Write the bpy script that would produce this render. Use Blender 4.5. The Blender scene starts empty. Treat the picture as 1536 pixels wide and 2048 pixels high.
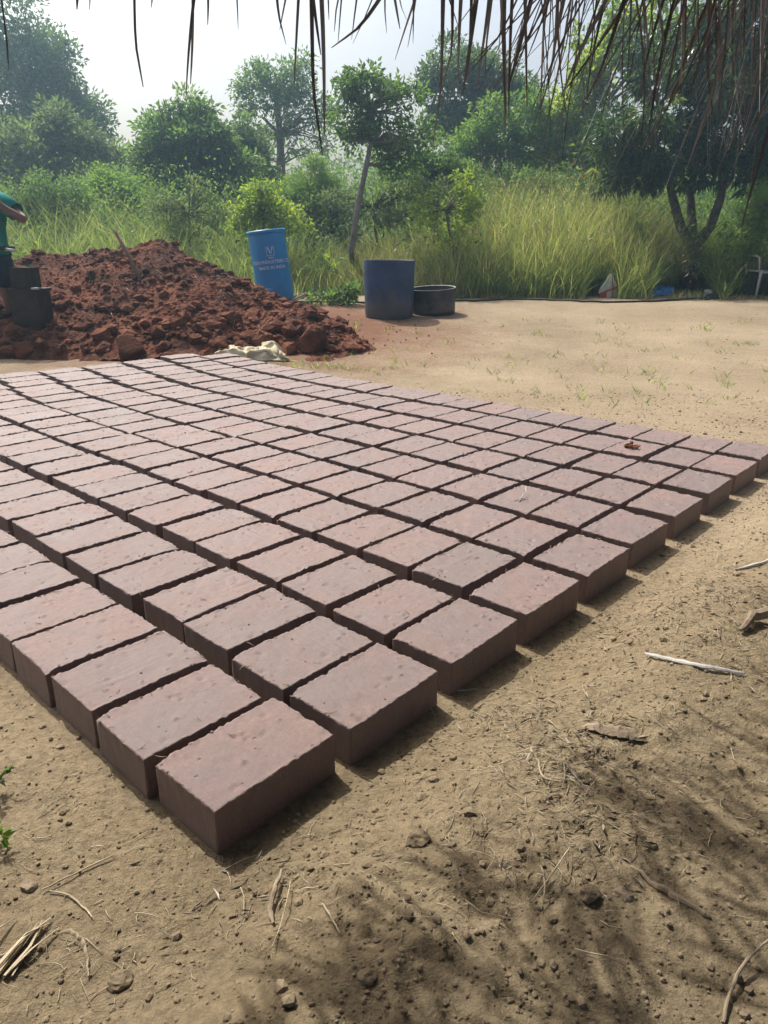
import bpy, math, random
import numpy as np
from mathutils import Vector, Matrix

SC = bpy.context.scene
COL = SC.collection
R = math.radians
random.seed(7)

# ------------------------------------------------------------------ camera
F_PX, PITCH, ROLL = 1440.0, 0.35253, 0.00786       # focal length in pixels of the 1536 x 2048 photo
CAM_Z = 1.045
_fw = np.array([0, math.cos(PITCH), -math.sin(PITCH)])
_r0 = np.array([1.0, 0, 0]); _u0 = np.array([0, math.sin(PITCH), math.cos(PITCH)])
_rt = math.cos(ROLL) * _r0 + math.sin(ROLL) * _u0
_up = -math.sin(ROLL) * _r0 + math.cos(ROLL) * _u0
cd = bpy.data.cameras.new('camera')
cd.sensor_fit = 'VERTICAL'; cd.sensor_height = 24.0; cd.lens = 24.0 * F_PX / 2048
cd.clip_start = 0.05; cd.clip_end = 2000
cam = bpy.data.objects.new('camera', cd); COL.objects.link(cam)
m = Matrix.Identity(4)
for r in range(3):
    m[r][0], m[r][1], m[r][2] = _rt[r], _up[r], -_fw[r]
m[0][3], m[1][3], m[2][3] = 0, 0, CAM_Z
cam.matrix_world = m
SC.camera = cam

# ------------------------------------------------------------------ sky, sun, exposure
SUN_EL, SUN_AZ = 54.0, -37.0            # azimuth clockwise from +Y (straight ahead of the camera)
w = bpy.data.worlds.new('World'); SC.world = w; w.use_nodes = True
nt = w.node_tree; nt.nodes.clear()
sky = nt.nodes.new('ShaderNodeTexSky'); sky.sky_type = 'NISHITA'; sky.sun_disc = False
sky.sun_elevation = R(SUN_EL); sky.sun_rotation = R(SUN_AZ)
sky.air_density = 1.0; sky.dust_density = 8.0; sky.ozone_density = 1.0
bg = nt.nodes.new('ShaderNodeBackground'); bg.inputs[1].default_value = 0.15
wo = nt.nodes.new('ShaderNodeOutputWorld')
nt.links.new(sky.outputs[0], bg.inputs[0]); nt.links.new(bg.outputs[0], wo.inputs[0])
sd = bpy.data.lights.new('sun', 'SUN'); sd.energy = 4.6; sd.angle = R(0.5); sd.color = (1.0, 0.96, 0.90)
so = bpy.data.objects.new('sun', sd); COL.objects.link(so)
SUN_DIR = Vector((math.sin(R(SUN_AZ)) * math.cos(R(SUN_EL)), math.cos(R(SUN_AZ)) * math.cos(R(SUN_EL)), math.sin(R(SUN_EL))))
so.rotation_euler = SUN_DIR.to_track_quat('Z', 'Y').to_euler()
SC.view_settings.view_transform = 'Standard'; SC.view_settings.look = 'None'
SC.view_settings.gamma = 1.0; SC.view_settings.exposure = 0.30
SC.render.engine = 'CYCLES'
SC.cycles.use_denoising = True
SC.cycles.max_bounces = 5; SC.cycles.diffuse_bounces = 3; SC.cycles.glossy_bounces = 2; SC.cycles.transmission_bounces = 3; SC.cycles.use_adaptive_sampling = True; SC.cycles.adaptive_threshold = .02; SC.cycles.transparent_max_bounces = 8
SC.cycles.volume_bounces = 0; SC.cycles.sample_clamp_indirect = 6

# ------------------------------------------------------------------ helpers
def ray(px, py):
    return _fw + (px - 768) / F_PX * _rt - (py - 1024) / F_PX * _up
def at(px, py, Y):
    """the point seen at photo pixel px,py that lies Y metres ahead of the camera"""
    d = ray(px, py); return np.array([0, 0, CAM_Z]) + d * (Y / d[1])
def _h2(ix, iy, seed):
    n = (ix.astype(np.int64) * 374761393 + iy.astype(np.int64) * 668265263 + seed * 1442695041) & 0x7fffffff
    n = (n ^ (n >> 13)) * 1274126177 & 0x7fffffff
    n = (n ^ (n >> 16)) & 0xffff
    return n / 65535.0
def vnoise(x, y, seed=0):
    x = np.asarray(x, float); y = np.asarray(y, float)
    x, y = x * .866 + y * .5, y * .866 - x * .5
    ix = np.floor(x); iy = np.floor(y); fx = x - ix; fy = y - iy
    fx = fx * fx * (3 - 2 * fx); fy = fy * fy * (3 - 2 * fy)
    a = _h2(ix, iy, seed); b = _h2(ix + 1, iy, seed); c = _h2(ix, iy + 1, seed); d = _h2(ix + 1, iy + 1, seed)
    return (a + (b - a) * fx) * (1 - fy) + (c + (d - c) * fx) * fy
def fbm(x, y, s=0, o=4):
    v = 0; a = .5; t = 0
    for k in range(o):
        v = v + a * vnoise(x * 2 ** k, y * 2 ** k, s + 17 * k); t += a; a *= .5
    return v / t
def sstep(a, b, x):
    t = np.clip((np.asarray(x, float) - a) / (b - a), 0, 1); return t * t * (3 - 2 * t)

def tag(o, label=None, cat=None, group=None, kind=None):
    if label: o['label'] = label
    if cat: o['category'] = cat
    if group: o['group'] = group
    if kind: o['kind'] = kind
    return o
def empty(name, loc=(0, 0, 0), rz=0):
    o = bpy.data.objects.new(name, None); COL.objects.link(o)
    o.location = loc; o.rotation_euler = (0, 0, rz); o.empty_display_size = .1
    return o
def link(name, me, parent=None):
    o = bpy.data.objects.new(name, me); COL.objects.link(o)
    if parent: o.parent = parent
    return o
def np_mesh(name, V, Fc, mat, smooth=False, tint=None):
    """V (n,3), Fc (m,k) arrays with one polygon size"""
    V = np.ascontiguousarray(V, np.float32); Fc = np.ascontiguousarray(Fc, np.int32)
    me = bpy.data.meshes.new(name)
    me.vertices.add(len(V)); me.vertices.foreach_set('co', V.ravel())
    k = Fc.shape[1]
    me.loops.add(Fc.size); me.loops.foreach_set('vertex_index', Fc.ravel())
    me.polygons.add(len(Fc)); me.polygons.foreach_set('loop_start', np.arange(0, Fc.size, k, dtype=np.int32))
    me.polygons.foreach_set('loop_total', np.full(len(Fc), k, np.int32))
    me.polygons.foreach_set('use_smooth', np.full(len(Fc), smooth, bool))
    if tint is not None:
        a = me.attributes.new('tint', 'FLOAT', 'FACE'); a.data.foreach_set('value', np.ascontiguousarray(tint, np.float32))
    me.update(calc_edges=True); me.validate()
    me.materials.append(mat)
    return me
class MB:
    """collects shapes for ONE mesh"""
    def __init__(s): s.v = []; s.f = []
    def add(s, vs, fs):
        n = len(s.v); s.v += [tuple(map(float, q)) for q in vs]; s.f += [tuple(n + i for i in q) for q in fs]; return s
    def box(s, c, d, rot=None):
        hx, hy, hz = d[0] / 2, d[1] / 2, d[2] / 2
        vs = [Vector((x, y, z)) for x in (-hx, hx) for y in (-hy, hy) for z in (-hz, hz)]
        if rot is not None: vs = [rot @ v for v in vs]
        vs = [v + Vector(c) for v in vs]
        return s.add(vs, [(0, 1, 3, 2), (4, 6, 7, 5), (0, 4, 5, 1), (2, 3, 7, 6), (0, 2, 6, 4), (1, 5, 7, 3)])
    def tube(s, pts, rad, n=8, cap=True, flat=1.0):
        pts = [Vector(p) for p in pts]
        if not hasattr(rad, '__len__'): rad = [rad] * len(pts)
        rings = []; prev = None
        for i, p in enumerate(pts):
            d = (pts[min(i + 1, len(pts) - 1)] - pts[max(i - 1, 0)]).normalized()
            if prev is None: prev = d.orthogonal().normalized()
            u = (prev - d * prev.dot(d)); u = u.normalized() if u.length > 1e-6 else d.orthogonal().normalized()
            v = d.cross(u); prev = u
            rings.append([p + (u * math.cos(2 * math.pi * k / n) + v * math.sin(2 * math.pi * k / n) * flat) * rad[i] for k in range(n)])
        vs = [q for r in rings for q in r]; fs = []
        for i in range(len(rings) - 1):
            for k in range(n):
                a = i * n + k; b = i * n + (k + 1) % n
                fs.append((a, b, b + n, a + n))
        if cap:
            fs.append(tuple(range(n - 1, -1, -1))); fs.append(tuple(range((len(rings) - 1) * n, len(rings) * n)))
        return s.add(vs, fs)
    def lathe(s, prof, n=40, oval=1.0):
        vs = []; fs = []
        for (r, z) in prof:
            for k in range(n):
                t = 2 * math.pi * k / n; vs.append((r * math.cos(t), r * oval * math.sin(t), z))
        for i in range(len(prof) - 1):
            for k in range(n):
                a = i * n + k; b = i * n + (k + 1) % n
                fs.append((a, b, b + n, a + n))
        return s.add(vs, fs)
    def build(s, name, mat, parent=None, smooth=True, fn=None):
        me = bpy.data.meshes.new(name)
        me.from_pydata([fn(v) for v in s.v] if fn else s.v, [], s.f); me.validate(); me.update()
        if smooth: me.polygons.foreach_set('use_smooth', [True] * len(me.polygons))
        me.materials.append(mat)
        return link(name, me, parent)

# ------------------------------------------------------------------ materials
def new_mat(name):
    mt = bpy.data.materials.new(name); mt.use_nodes = True
    n = mt.node_tree.nodes; l = mt.node_tree.links
    return mt, n, l, n['Principled BSDF']
def ramp(n, cols):
    r = n.new('ShaderNodeValToRGB'); e = r.color_ramp.elements
    while len(e) < len(cols): e.new(.5)
    for i, (p, c) in enumerate(cols):
        e[i].position = p; e[i].color = (*c, 1)
    return r
def noise_node(n, l, vec, scale, detail=6, rough=.6):
    t = n.new('ShaderNodeTexNoise'); t.inputs['Scale'].default_value = scale
    t.inputs['Detail'].default_value = detail; t.inputs['Roughness'].default_value = rough
    l.new(vec, t.inputs['Vector']); return t
def surf(name, c1, c2, scale=6, rough=.8, bump=.3, bscale=60, bdist=.01, spec=.3, metal=0, stops=(.35, .7), stretch=None):
    mt, n, l, b = new_mat(name)
    tc = n.new('ShaderNodeTexCoord'); v = tc.outputs['Object']
    if stretch:
        mp = n.new('ShaderNodeMapping'); mp.inputs['Scale'].default_value = stretch; l.new(v, mp.inputs[0]); v = mp.outputs[0]
    t = noise_node(n, l, v, scale); r = ramp(n, [(stops[0], c1), (stops[1], c2)])
    l.new(t.outputs['Fac'], r.inputs[0]); l.new(r.outputs[0], b.inputs['Base Color'])
    b.inputs['Roughness'].default_value = rough; b.inputs['Metallic'].default_value = metal
    b.inputs['Specular IOR Level'].default_value = spec
    if bump:
        t2 = noise_node(n, l, v, bscale, 5); bp = n.new('ShaderNodeBump')
        bp.inputs['Strength'].default_value = bump; bp.inputs['Distance'].default_value = bdist
        l.new(t2.outputs['Fac'], bp.inputs['Height']); l.new(bp.outputs[0], b.inputs['Normal'])
    return mt
def leaf_mat(name, c0, c1, c2, trans=.5, rough=.5, spec=.35, tcol=2.3):
    mt, n, l, b = new_mat(name)
    at_ = n.new('ShaderNodeAttribute'); at_.attribute_name = 'tint'
    r = ramp(n, [(0, c0), (.55, c1), (1, c2)]); l.new(at_.outputs['Fac'], r.inputs[0])
    l.new(r.outputs[0], b.inputs['Base Color']); b.inputs['Roughness'].default_value = rough
    b.inputs['Specular IOR Level'].default_value = spec
    tr = n.new('ShaderNodeBsdfTranslucent')
    mu = n.new('ShaderNodeMix'); mu.data_type = 'RGBA'; mu.blend_type = 'MULTIPLY'; mu.inputs['Factor'].default_value = 1
    l.new(r.outputs[0], mu.inputs[6]); mu.inputs[7].default_value = (tcol * 1.15, tcol * 1.1, tcol * .55, 1)
    l.new(mu.outputs[2], tr.inputs[0])
    mx = n.new('ShaderNodeMixShader'); mx.inputs[0].default_value = trans
    l.new(b.outputs[0], mx.inputs[1]); l.new(tr.outputs[0], mx.inputs[2])
    l.new(mx.outputs[0], n['Material Output'].inputs['Surface'])
    return mt
M = {}
def dirty(mt, dirt, z0, z1):
    """mud splashes: thick near the ground, in patches above"""
    n = mt.node_tree.nodes; l = mt.node_tree.links; b = n['Principled BSDF']
    src = b.inputs['Base Color'].links[0].from_socket
    tc = n.new('ShaderNodeTexCoord'); sp = n.new('ShaderNodeSeparateXYZ'); l.new(tc.outputs['Object'], sp.inputs[0])
    mr = n.new('ShaderNodeMapRange'); mr.inputs['From Min'].default_value = z1; mr.inputs['From Max'].default_value = z0; mr.inputs['To Min'].default_value = -.12; mr.inputs['To Max'].default_value = .35; l.new(sp.outputs[2], mr.inputs[0])
    nz = noise_node(n, l, tc.outputs['Object'], 5, 8, .72); ad = n.new('ShaderNodeMath'); l.new(nz.outputs['Fac'], ad.inputs[0]); l.new(mr.outputs[0], ad.inputs[1])
    r = ramp(n, [(.52, (0, 0, 0)), (.72, (.85, .85, .85))]); l.new(ad.outputs[0], r.inputs[0])
    mx = n.new('ShaderNodeMix'); mx.data_type = 'RGBA'; l.new(r.outputs[0], mx.inputs['Factor']); l.new(src, mx.inputs[6]); mx.inputs[7].default_value = (*dirt, 1)
    l.new(mx.outputs[2], b.inputs['Base Color'])
def ground_mat():
    mt, n, l, b = new_mat('dry_earth')
    tc = n.new('ShaderNodeTexCoord'); v = tc.outputs['Object']
    big = noise_node(n, l, v, .9, 5, .6); r1 = ramp(n, [(.3, (.235, .184, .12)), (.7, (.36, .288, .196))])
    l.new(big.outputs['Fac'], r1.inputs[0])
    # loose, darker soil round the near side; swept paler sand on the yard
    nd = n.new('ShaderNodeVectorMath'); nd.operation = 'DISTANCE'; l.new(v, nd.inputs[0]); nd.inputs[1].default_value = (.6, .6, 0)
    nw = noise_node(n, l, v, 1.6, 4, .6); nm = n.new('ShaderNodeMath'); nm.operation = 'MULTIPLY_ADD'; l.new(nw.outputs['Fac'], nm.inputs[0]); nm.inputs[1].default_value = 1.6; l.new(nd.outputs['Value'], nm.inputs[2])
    nr = n.new('ShaderNodeMapRange'); nr.inputs['From Min'].default_value = 3.6; nr.inputs['From Max'].default_value = 1.6; l.new(nm.outputs[0], nr.inputs[0])
    soil = n.new('ShaderNodeMix'); soil.data_type = 'RGBA'; soil.blend_type = 'MULTIPLY'; l.new(nr.outputs[0], soil.inputs['Factor'])
    l.new(r1.outputs[0], soil.inputs[6]); soil.inputs[7].default_value = (.80, .80, .75, 1); r1 = soil
    # reddish spill close to the heap of red earth (dirt with a shape of its own)
    geo = n.new('ShaderNodeSeparateXYZ'); l.new(v, geo.inputs[0])
    gr = n.new('ShaderNodeVectorMath'); gr.operation = 'DISTANCE'; l.new(v, gr.inputs[0]); gr.inputs[1].default_value = (-1.6, 8.6, .2)
    nz = noise_node(n, l, v, 3.0, 5, .7)
    ma = n.new('ShaderNodeMath'); ma.operation = 'MULTIPLY_ADD'; l.new(nz.outputs['Fac'], ma.inputs[0]); ma.inputs[1].default_value = 2.4; l.new(gr.outputs['Value'], ma.inputs[2])
    mr = n.new('ShaderNodeMapRange'); mr.inputs['From Min'].default_value = 4.3; mr.inputs['From Max'].default_value = 2.6; l.new(ma.outputs[0], mr.inputs[0])
    mixr = n.new('ShaderNodeMix'); mixr.data_type = 'RGBA'; l.new(mr.outputs[0], mixr.inputs['Factor'])
    l.new(r1.outputs[2], mixr.inputs[6]); mixr.inputs[7].default_value = (.17, .082, .05, 1)
    # fine grain
    fine = noise_node(n, l, v, 48, 9, .82); r2 = ramp(n, [(.34, (.42, .41, .40)), (.52, (.95, .94, .92)), (.68, (1.32, 1.30, 1.26))]); l.new(fine.outputs['Fac'], r2.inputs[0])
    mul = n.new('ShaderNodeMix'); mul.data_type = 'RGBA'; mul.blend_type = 'MULTIPLY'; mul.inputs['Factor'].default_value = .8
    l.new(mixr.outputs[2], mul.inputs[6]); l.new(r2.outputs[0], mul.inputs[7])
    # darker humus specks
    vo = n.new('ShaderNodeTexVoronoi'); vo.inputs['Scale'].default_value = 38; l.new(v, vo.inputs['Vector'])
    vr = ramp(n, [(.08, (.38, .36, .34)), (.17, (1, 1, 1))]); l.new(vo.outputs['Distance'], vr.inputs[0])
    mul2 = n.new('ShaderNodeMix'); mul2.data_type = 'RGBA'; mul2.blend_type = 'MULTIPLY'
    mk = noise_node(n, l, v, 2.2, 4, .6); mkr = ramp(n, [(.45, (0, 0, 0)), (.62, (.8, .8, .8))]); l.new(mk.outputs['Fac'], mkr.inputs[0])
    l.new(mkr.outputs[0], mul2.inputs['Factor']); l.new(mul.outputs[2], mul2.inputs[6]); l.new(vr.outputs[0], mul2.inputs[7])
    l.new(mul2.outputs[2], b.inputs['Base Color'])
    b.inputs['Roughness'].default_value = .95; b.inputs['Specular IOR Level'].default_value = .15
    h1 = noise_node(n, l, v, 90, 6, .7); bp = n.new('ShaderNodeBump'); bp.inputs['Strength'].default_value = 1.0; bp.inputs['Distance'].default_value = .010
    l.new(h1.outputs['Fac'], bp.inputs['Height'])
    h2 = noise_node(n, l, v, 9, 6, .65); bp2 = n.new('ShaderNodeBump'); bp2.inputs['Strength'].default_value = .5; bp2.inputs['Distance'].default_value = .03
    l.new(h2.outputs['Fac'], bp2.inputs['Height']); l.new(bp.outputs[0], bp2.inputs['Normal']); l.new(bp2.outputs[0], b.inputs['Normal'])
    return mt
M['ground'] = ground_mat()
def block_mat():
    mt, n, l, b = new_mat('damp_mud_block')
    tc = n.new('ShaderNodeTexCoord'); oi = n.new('ShaderNodeObjectInfo')
    off = n.new('ShaderNodeVectorMath'); off.operation = 'MULTIPLY_ADD'
    cmb = n.new('ShaderNodeCombineXYZ')
    for k in range(3): l.new(oi.outputs['Random'], cmb.inputs[k])
    l.new(cmb.outputs[0], off.inputs[0]); off.inputs[1].default_value = (41, 23, 17); l.new(tc.outputs['Object'], off.inputs[2])
    v = off.outputs[0]
    t = noise_node(n, l, v, 4.5, 8, .66); r = ramp(n, [(.32, (.066, .022, .0125)), (.5, (.098, .037, .022)), (.68, (.138, .062, .041))]); l.new(t.outputs['Fac'], r.inputs[0])
    g = noise_node(n, l, v, 120, 5, .8); rg = ramp(n, [(.36, (.48, .46, .45)), (.66, (1.38, 1.38, 1.38))]); l.new(g.outputs['Fac'], rg.inputs[0])
    mu = n.new('ShaderNodeMix'); mu.data_type = 'RGBA'; mu.blend_type = 'MULTIPLY'; mu.inputs['Factor'].default_value = .75
    l.new(r.outputs[0], mu.inputs[6]); l.new(rg.outputs[0], mu.inputs[7])
    # each block dried a little differently
    vr = n.new('ShaderNodeMapRange'); vr.inputs['To Min'].default_value = .84; vr.inputs['To Max'].default_value = 1.14; l.new(oi.outputs['Random'], vr.inputs[0])
    sc = n.new('ShaderNodeVectorMath'); sc.operation = 'SCALE'; l.new(mu.outputs[2], sc.inputs[0]); l.new(vr.outputs[0], sc.inputs['Scale'])
    # pits
    vo = n.new('ShaderNodeTexVoronoi'); vo.inputs['Scale'].default_value = 34; l.new(v, vo.inputs['Vector'])
    sp = n.new('ShaderNodeSeparateColor'); l.new(vo.outputs['Color'], sp.inputs[0])
    thr = n.new('ShaderNodeMath'); thr.operation = 'MULTIPLY'; l.new(sp.outputs[0], thr.inputs[0]); thr.inputs[1].default_value = .16
    lt = n.new('ShaderNodeMath'); lt.operation = 'SUBTRACT'; l.new(thr.outputs[0], lt.inputs[0]); l.new(vo.outputs['Distance'], lt.inputs[1])
    pit = n.new('ShaderNodeMapRange'); pit.inputs['From Min'].default_value = 0; pit.inputs['From Max'].default_value = .07; l.new(lt.outputs[0], pit.inputs[0])
    l.new(sc.outputs[0], b.inputs['Base Color'])
    rr_ = n.new('ShaderNodeMapRange'); rr_.inputs['From Min'].default_value = .3; rr_.inputs['From Max'].default_value = .7; rr_.inputs['To Min'].default_value = .66; rr_.inputs['To Max'].default_value = .80; l.new(t.outputs['Fac'], rr_.inputs[0]); l.new(rr_.outputs[0], b.inputs['Roughness'])
    b.inputs['Roughness'].default_value = .64; b.inputs['Specular IOR Level'].default_value = .92; b.inputs['IOR'].default_value = 1.75
    b.inputs['Sheen Weight'].default_value = .15; b.inputs['Sheen Roughness'].default_value = .32
    b.inputs['Sheen Tint'].default_value = (1, .95, .9, 1)
    mpz = n.new('ShaderNodeMapping'); mpz.inputs['Scale'].default_value = (1, 1, .12); l.new(v, mpz.inputs[0])
    h = noise_node(n, l, mpz.outputs[0], 240, 6, .8); h2 = noise_node(n, l, mpz.outputs[0], 40, 4, .6)
    ad = n.new('ShaderNodeMath'); ad.operation = 'MULTIPLY_ADD'; l.new(h2.outputs['Fac'], ad.inputs[0]); ad.inputs[1].default_value = .35; l.new(h.outputs['Fac'], ad.inputs[2])
    ad2 = n.new('ShaderNodeMath'); ad2.operation = 'MULTIPLY_ADD'; l.new(pit.outputs[0], ad2.inputs[0]); ad2.inputs[1].default_value = -2.5; l.new(ad.outputs[0], ad2.inputs[2])
    bp = n.new('ShaderNodeBump'); bp.inputs['Strength'].default_value = .8; bp.inputs['Distance'].default_value = .0034
    l.new(ad2.outputs[0], bp.inputs['Height']); l.new(bp.outputs[0], b.inputs['Normal'])
    return mt
M['block'] = block_mat()
M['red_earth'] = surf('red_earth', (.064, .024, .0145), (.235, .089, .048), 2.2, .95, 1.0, 45, .03, .15)
M['pale_clod'] = surf('pale_clod', (.2, .145, .09), (.32, .25, .16), 7, .95, .7, 40, .02, .15)
M['clod'] = surf('soil_clod', (.13, .10, .065), (.28, .22, .145), 9, .95, .5, 90, .006, .15)
M['straw'] = surf('dry_straw', (.22, .175, .11), (.50, .43, .30), 14, .7, 0)
M['twig'] = surf('dead_twig', (.16, .12, .08), (.34, .27, .19), 20, .85, .4, 60, .004)
M['pale_twig'] = surf('bleached_twig', (.30, .285, .26), (.52, .50, .46), 20, .7, .4, 60, .004)
M['bark'] = surf('bark', (.06, .05, .04), (.16, .13, .105), 8, .9, .8, 30, .02, .2)
M['pale_bark'] = surf('pale_bark', (.13, .115, .10), (.27, .24, .21), 6, .9, .6, 30, .02, .2)
M['thatch'] = surf('palm_thatch', (.06, .048, .044), (.23, .195, .175), 9, .34, .3, 80, .003, .55, stretch=(1, 1, .3))
M['highlight_thatch'] = surf('silver_highlight_thatch', (.16, .145, .135), (.40, .37, .35), 9, .32, .3, 80, .003, .6, stretch=(1, 1, .3))  # paler strand colour stands in for silvery sky highlights on the thatch
M['blue_drum'] = surf('blue_plastic', (.008, .19, .46), (.015, .25, .56), 3, .42, .15, 8, .01, .45)
M['dark_drum'] = surf('worn_navy_plastic', (.016, .034, .085), (.04, .075, .17), 4, .55, .3, 20, .01, .35, stops=(.3, .75))
M['basin'] = surf('soiled_black_plastic', (.018, .018, .024), (.05, .05, .062), 5, .55, .3, 20, .01, .35)
dirty(M['blue_drum'], (.05, .17, .28), -.3, .4); dirty(M['dark_drum'], (.09, .085, .08), 0, .55); dirty(M['basin'], (.11, .085, .07), 0, .3)
M['print'] = surf('white_print', (.45, .55, .65), (.62, .7, .78), 30, .6, 0)
M['hose'] = surf('black_pipe', (.008, .008, .009), (.02, .02, .022), 10, .4, 0)
M['sackcloth'] = surf('cream_sackcloth', (.42, .36, .23), (.58, .5, .34), 14, .85, .4, 200, .002)
M['white_sack'] = leaf_mat('white_woven_sack', (.62, .62, .59), (.62, .62, .59), (.62, .62, .59), .4, .7, .2, .9)
M['red_print'] = surf('red_sack_print', (.32, .05, .05), (.42, .09, .08), 14, .7, 0)
M['blue_film'] = surf('blue_plastic_film', (.03, .16, .42), (.10, .32, .68), 9, .3, .4, 30, .01, .5)
M['black_film'] = surf('black_plastic_film', (.01, .01, .012), (.03, .03, .034), 9, .3, .4, 30, .01, .5)
M['chair'] = surf('faded_plastic', (.36, .32, .29), (.48, .43, .40), 6, .6, .1, 30, .004)
M['steel'] = surf('grimy_steel', (.018, .017, .018), (.055, .04, .032), 7, .6, .4, 40, .004, .4, .5)
M['bare_steel'] = surf('bright_worn_steel', (.4, .4, .4), (.6, .6, .6), 9, .35, .1, 40, .002, .5, .8)
M['handle'] = surf('old_wood', (.14, .085, .05), (.27, .18, .11), 12, .75, .4, 60, .004, .3, stretch=(1, 1, .2))
M['skin'] = surf('brown_skin', (.13, .07, .05), (.17, .095, .065), 8, .5, .1, 90, .002, .4)
M['hair'] = surf('black_hair', (.01, .009, .008), (.02, .018, .016), 30, .6, .6, 120, .01)
M['teal'] = surf('teal_cotton', (.012, .15, .125), (.025, .22, .18), 7, .9, .4, 12, .02, .1)
M['navy'] = surf('navy_cotton', (.014, .018, .034), (.03, .036, .06), 7, .9, .4, 12, .02, .1)
M['wire'] = surf('grey_wire', (.2, .2, .2), (.3, .3, .3), 5, .5, 0)
# leaves: base colours of the plants themselves, save mango's lightest tint
M['leaf_dark'] = leaf_mat('leaf_dark', (.028, .052, .028), (.05, .088, .044), (.075, .12, .055), tcol=2.5)
M['leaf_mid'] = leaf_mat('leaf_mid', (.036, .072, .028), (.062, .115, .044), (.10, .16, .06), tcol=2.5)
M['leaf_light'] = leaf_mat('leaf_light', (.05, .10, .028), (.085, .155, .042), (.13, .21, .06))
M['leaf_lime'] = leaf_mat('leaf_lime', (.07, .13, .025), (.13, .20, .04), (.24, .28, .06), .5)
M['leaf_mango'] = leaf_mat('leaf_mango', (.012, .028, .011), (.026, .056, .02), (.065, .11, .035), .4, .36, .5)  # lightest tint raised so that some leaves look sunlit
M['leaf_grey'] = leaf_mat('leaf_grey', (.045, .075, .04), (.07, .11, .055), (.11, .15, .08))
M['grass_green'] = leaf_mat('grass_green', (.06, .09, .038), (.105, .15, .06), (.21, .24, .115), .5, tcol=2.6)
M['grass_yellow'] = leaf_mat('grass_yellow', (.07, .105, .045), (.13, .165, .072), (.31, .30, .165), .5, tcol=2.4)
M['grass_bright'] = leaf_mat('grass_bright', (.06, .11, .04), (.11, .17, .06), (.2, .25, .11), .5, tcol=2.2)
M['grass_dry'] = leaf_mat('grass_dry', (.14, .115, .06), (.25, .21, .115), (.38, .33, .19), .3, tcol=1.3)
M['litter'] = leaf_mat('leaf_litter', (.07, .055, .038), (.18, .145, .10), (.38, .33, .25), .1, tcol=1)
M['red_leaf'] = leaf_mat('red_leaf', (.16, .06, .03), (.22, .09, .04), (.25, .13, .05), .4, tcol=1.2)
M['yellow_leaf'] = leaf_mat('yellow_leaf', (.5, .28, .02), (.55, .33, .03), (.6, .4, .05), .5)

# ================================================================== the ground
ORG = np.array([-0.29857, 1.01652]); YAW = 0.83379
UD = np.array([math.cos(YAW), math.sin(YAW)]); VD = np.array([-math.sin(YAW), math.cos(YAW)])
PA, PB, BL, BW, BH = .34822, .22237, .29582, .19608, .095
NI, NJ = 10, 23
def macro(x, y):
    y = np.asarray(y, float)
    t = np.clip(y - 5.9, 0, 4.6)
    return .07 * np.where(t < .8, t * t / 1.6, t - .4) + .012 * np.clip(y - 10.5, 0, 60)
def H(x, y):
    x = np.asarray(x, float); y = np.asarray(y, float)
    u = (x - ORG[0]) * UD[0] + (y - ORG[1]) * UD[1]; v = (x - ORG[0]) * VD[0] + (y - ORG[1]) * VD[1]
    out = np.maximum(np.maximum(-u, u - NI * PA), np.maximum(-v, v - NJ * PB - .1))       # distance outside the array
    right = sstep(-.02, -.30, v) * sstep(7, 2.5, y)                          # loose soil on the near right
    left = sstep(0, -.2, u) * sstep(.05, -.1, -v) * sstep(6, 2, y)
    near = sstep(1.25, .75, y) * sstep(-.5, .1, x)
    loose = np.clip(right + near * .8, 0, 1)
    h = .016 * (fbm(x * .8, y * .8, 3, 3) - .5) + .018 * (fbm(x * 4, y * 4, 5, 4) - .5)
    h = h + loose * (.05 * (fbm(x * 2.6, y * 2.6, 9, 3) - .35) + .030 * (fbm(x * 11, y * 11, 11, 3) - .5) + .020 * np.clip(vnoise(x * 40, y * 40, 21) - .5, 0, 1) * (.3 + 1.2 * vnoise(x * 5, y * 5, 29)))
    h = h + (1 - loose) * .010 * np.clip(vnoise(x * 36, y * 36, 23) - .5, 0, 1) * sstep(5, 2, y)
    h = h + right * (.07 + .09 * fbm(x * 1.8, y * 1.8, 77, 2)) * sstep(-.05, -.5, v)
    f = sstep(.01, .10, out)
    return macro(x, y) + h * f - .004 * (1 - f)
def gpt(px, py):
    """ground point seen at a photo pixel"""
    d = ray(px, py); y = 1.0
    for _ in range(40):
        t = y / d[1]; x = d[0] * t; z = float(H(x, y)); y2 = (z - CAM_Z) / d[2] * d[1]
        if not (0.2 < y2 < 60): y2 = min(max(y2, .3), 60)
        y = .5 * y + .5 * y2
    x = d[0] * y / d[1]
    return np.array([x, y, float(H(x, y))])
def graded(lo, hi, c0, d0, g):
    a = [c0]
    while a[-1] < hi: a.append(a[-1] + d0 + g * (a[-1] - c0))
    b = [c0]
    while b[-1] > lo: b.append(b[-1] - d0 - g * (c0 - b[-1]))
    return np.array(b[:0:-1] + a)
gx = graded(-150, 150, .25, .0100, .021); gy = graded(-40, 320, .85, .0085, .0125)
X, Y = np.meshgrid(gx, gy)
Z = H(X, Y)
nx, ny = len(gx), len(gy)
idx = np.arange(nx * ny).reshape(ny, nx)
Fq = np.stack([idx[:-1, :-1], idx[:-1, 1:], idx[1:, 1:], idx[1:, :-1]], -1).reshape(-1, 4)
tag(link('ground', np_mesh('ground', np.stack([X, Y, Z], -1).reshape(-1, 3), Fq, M['ground'], True)), kind='structure')

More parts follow.
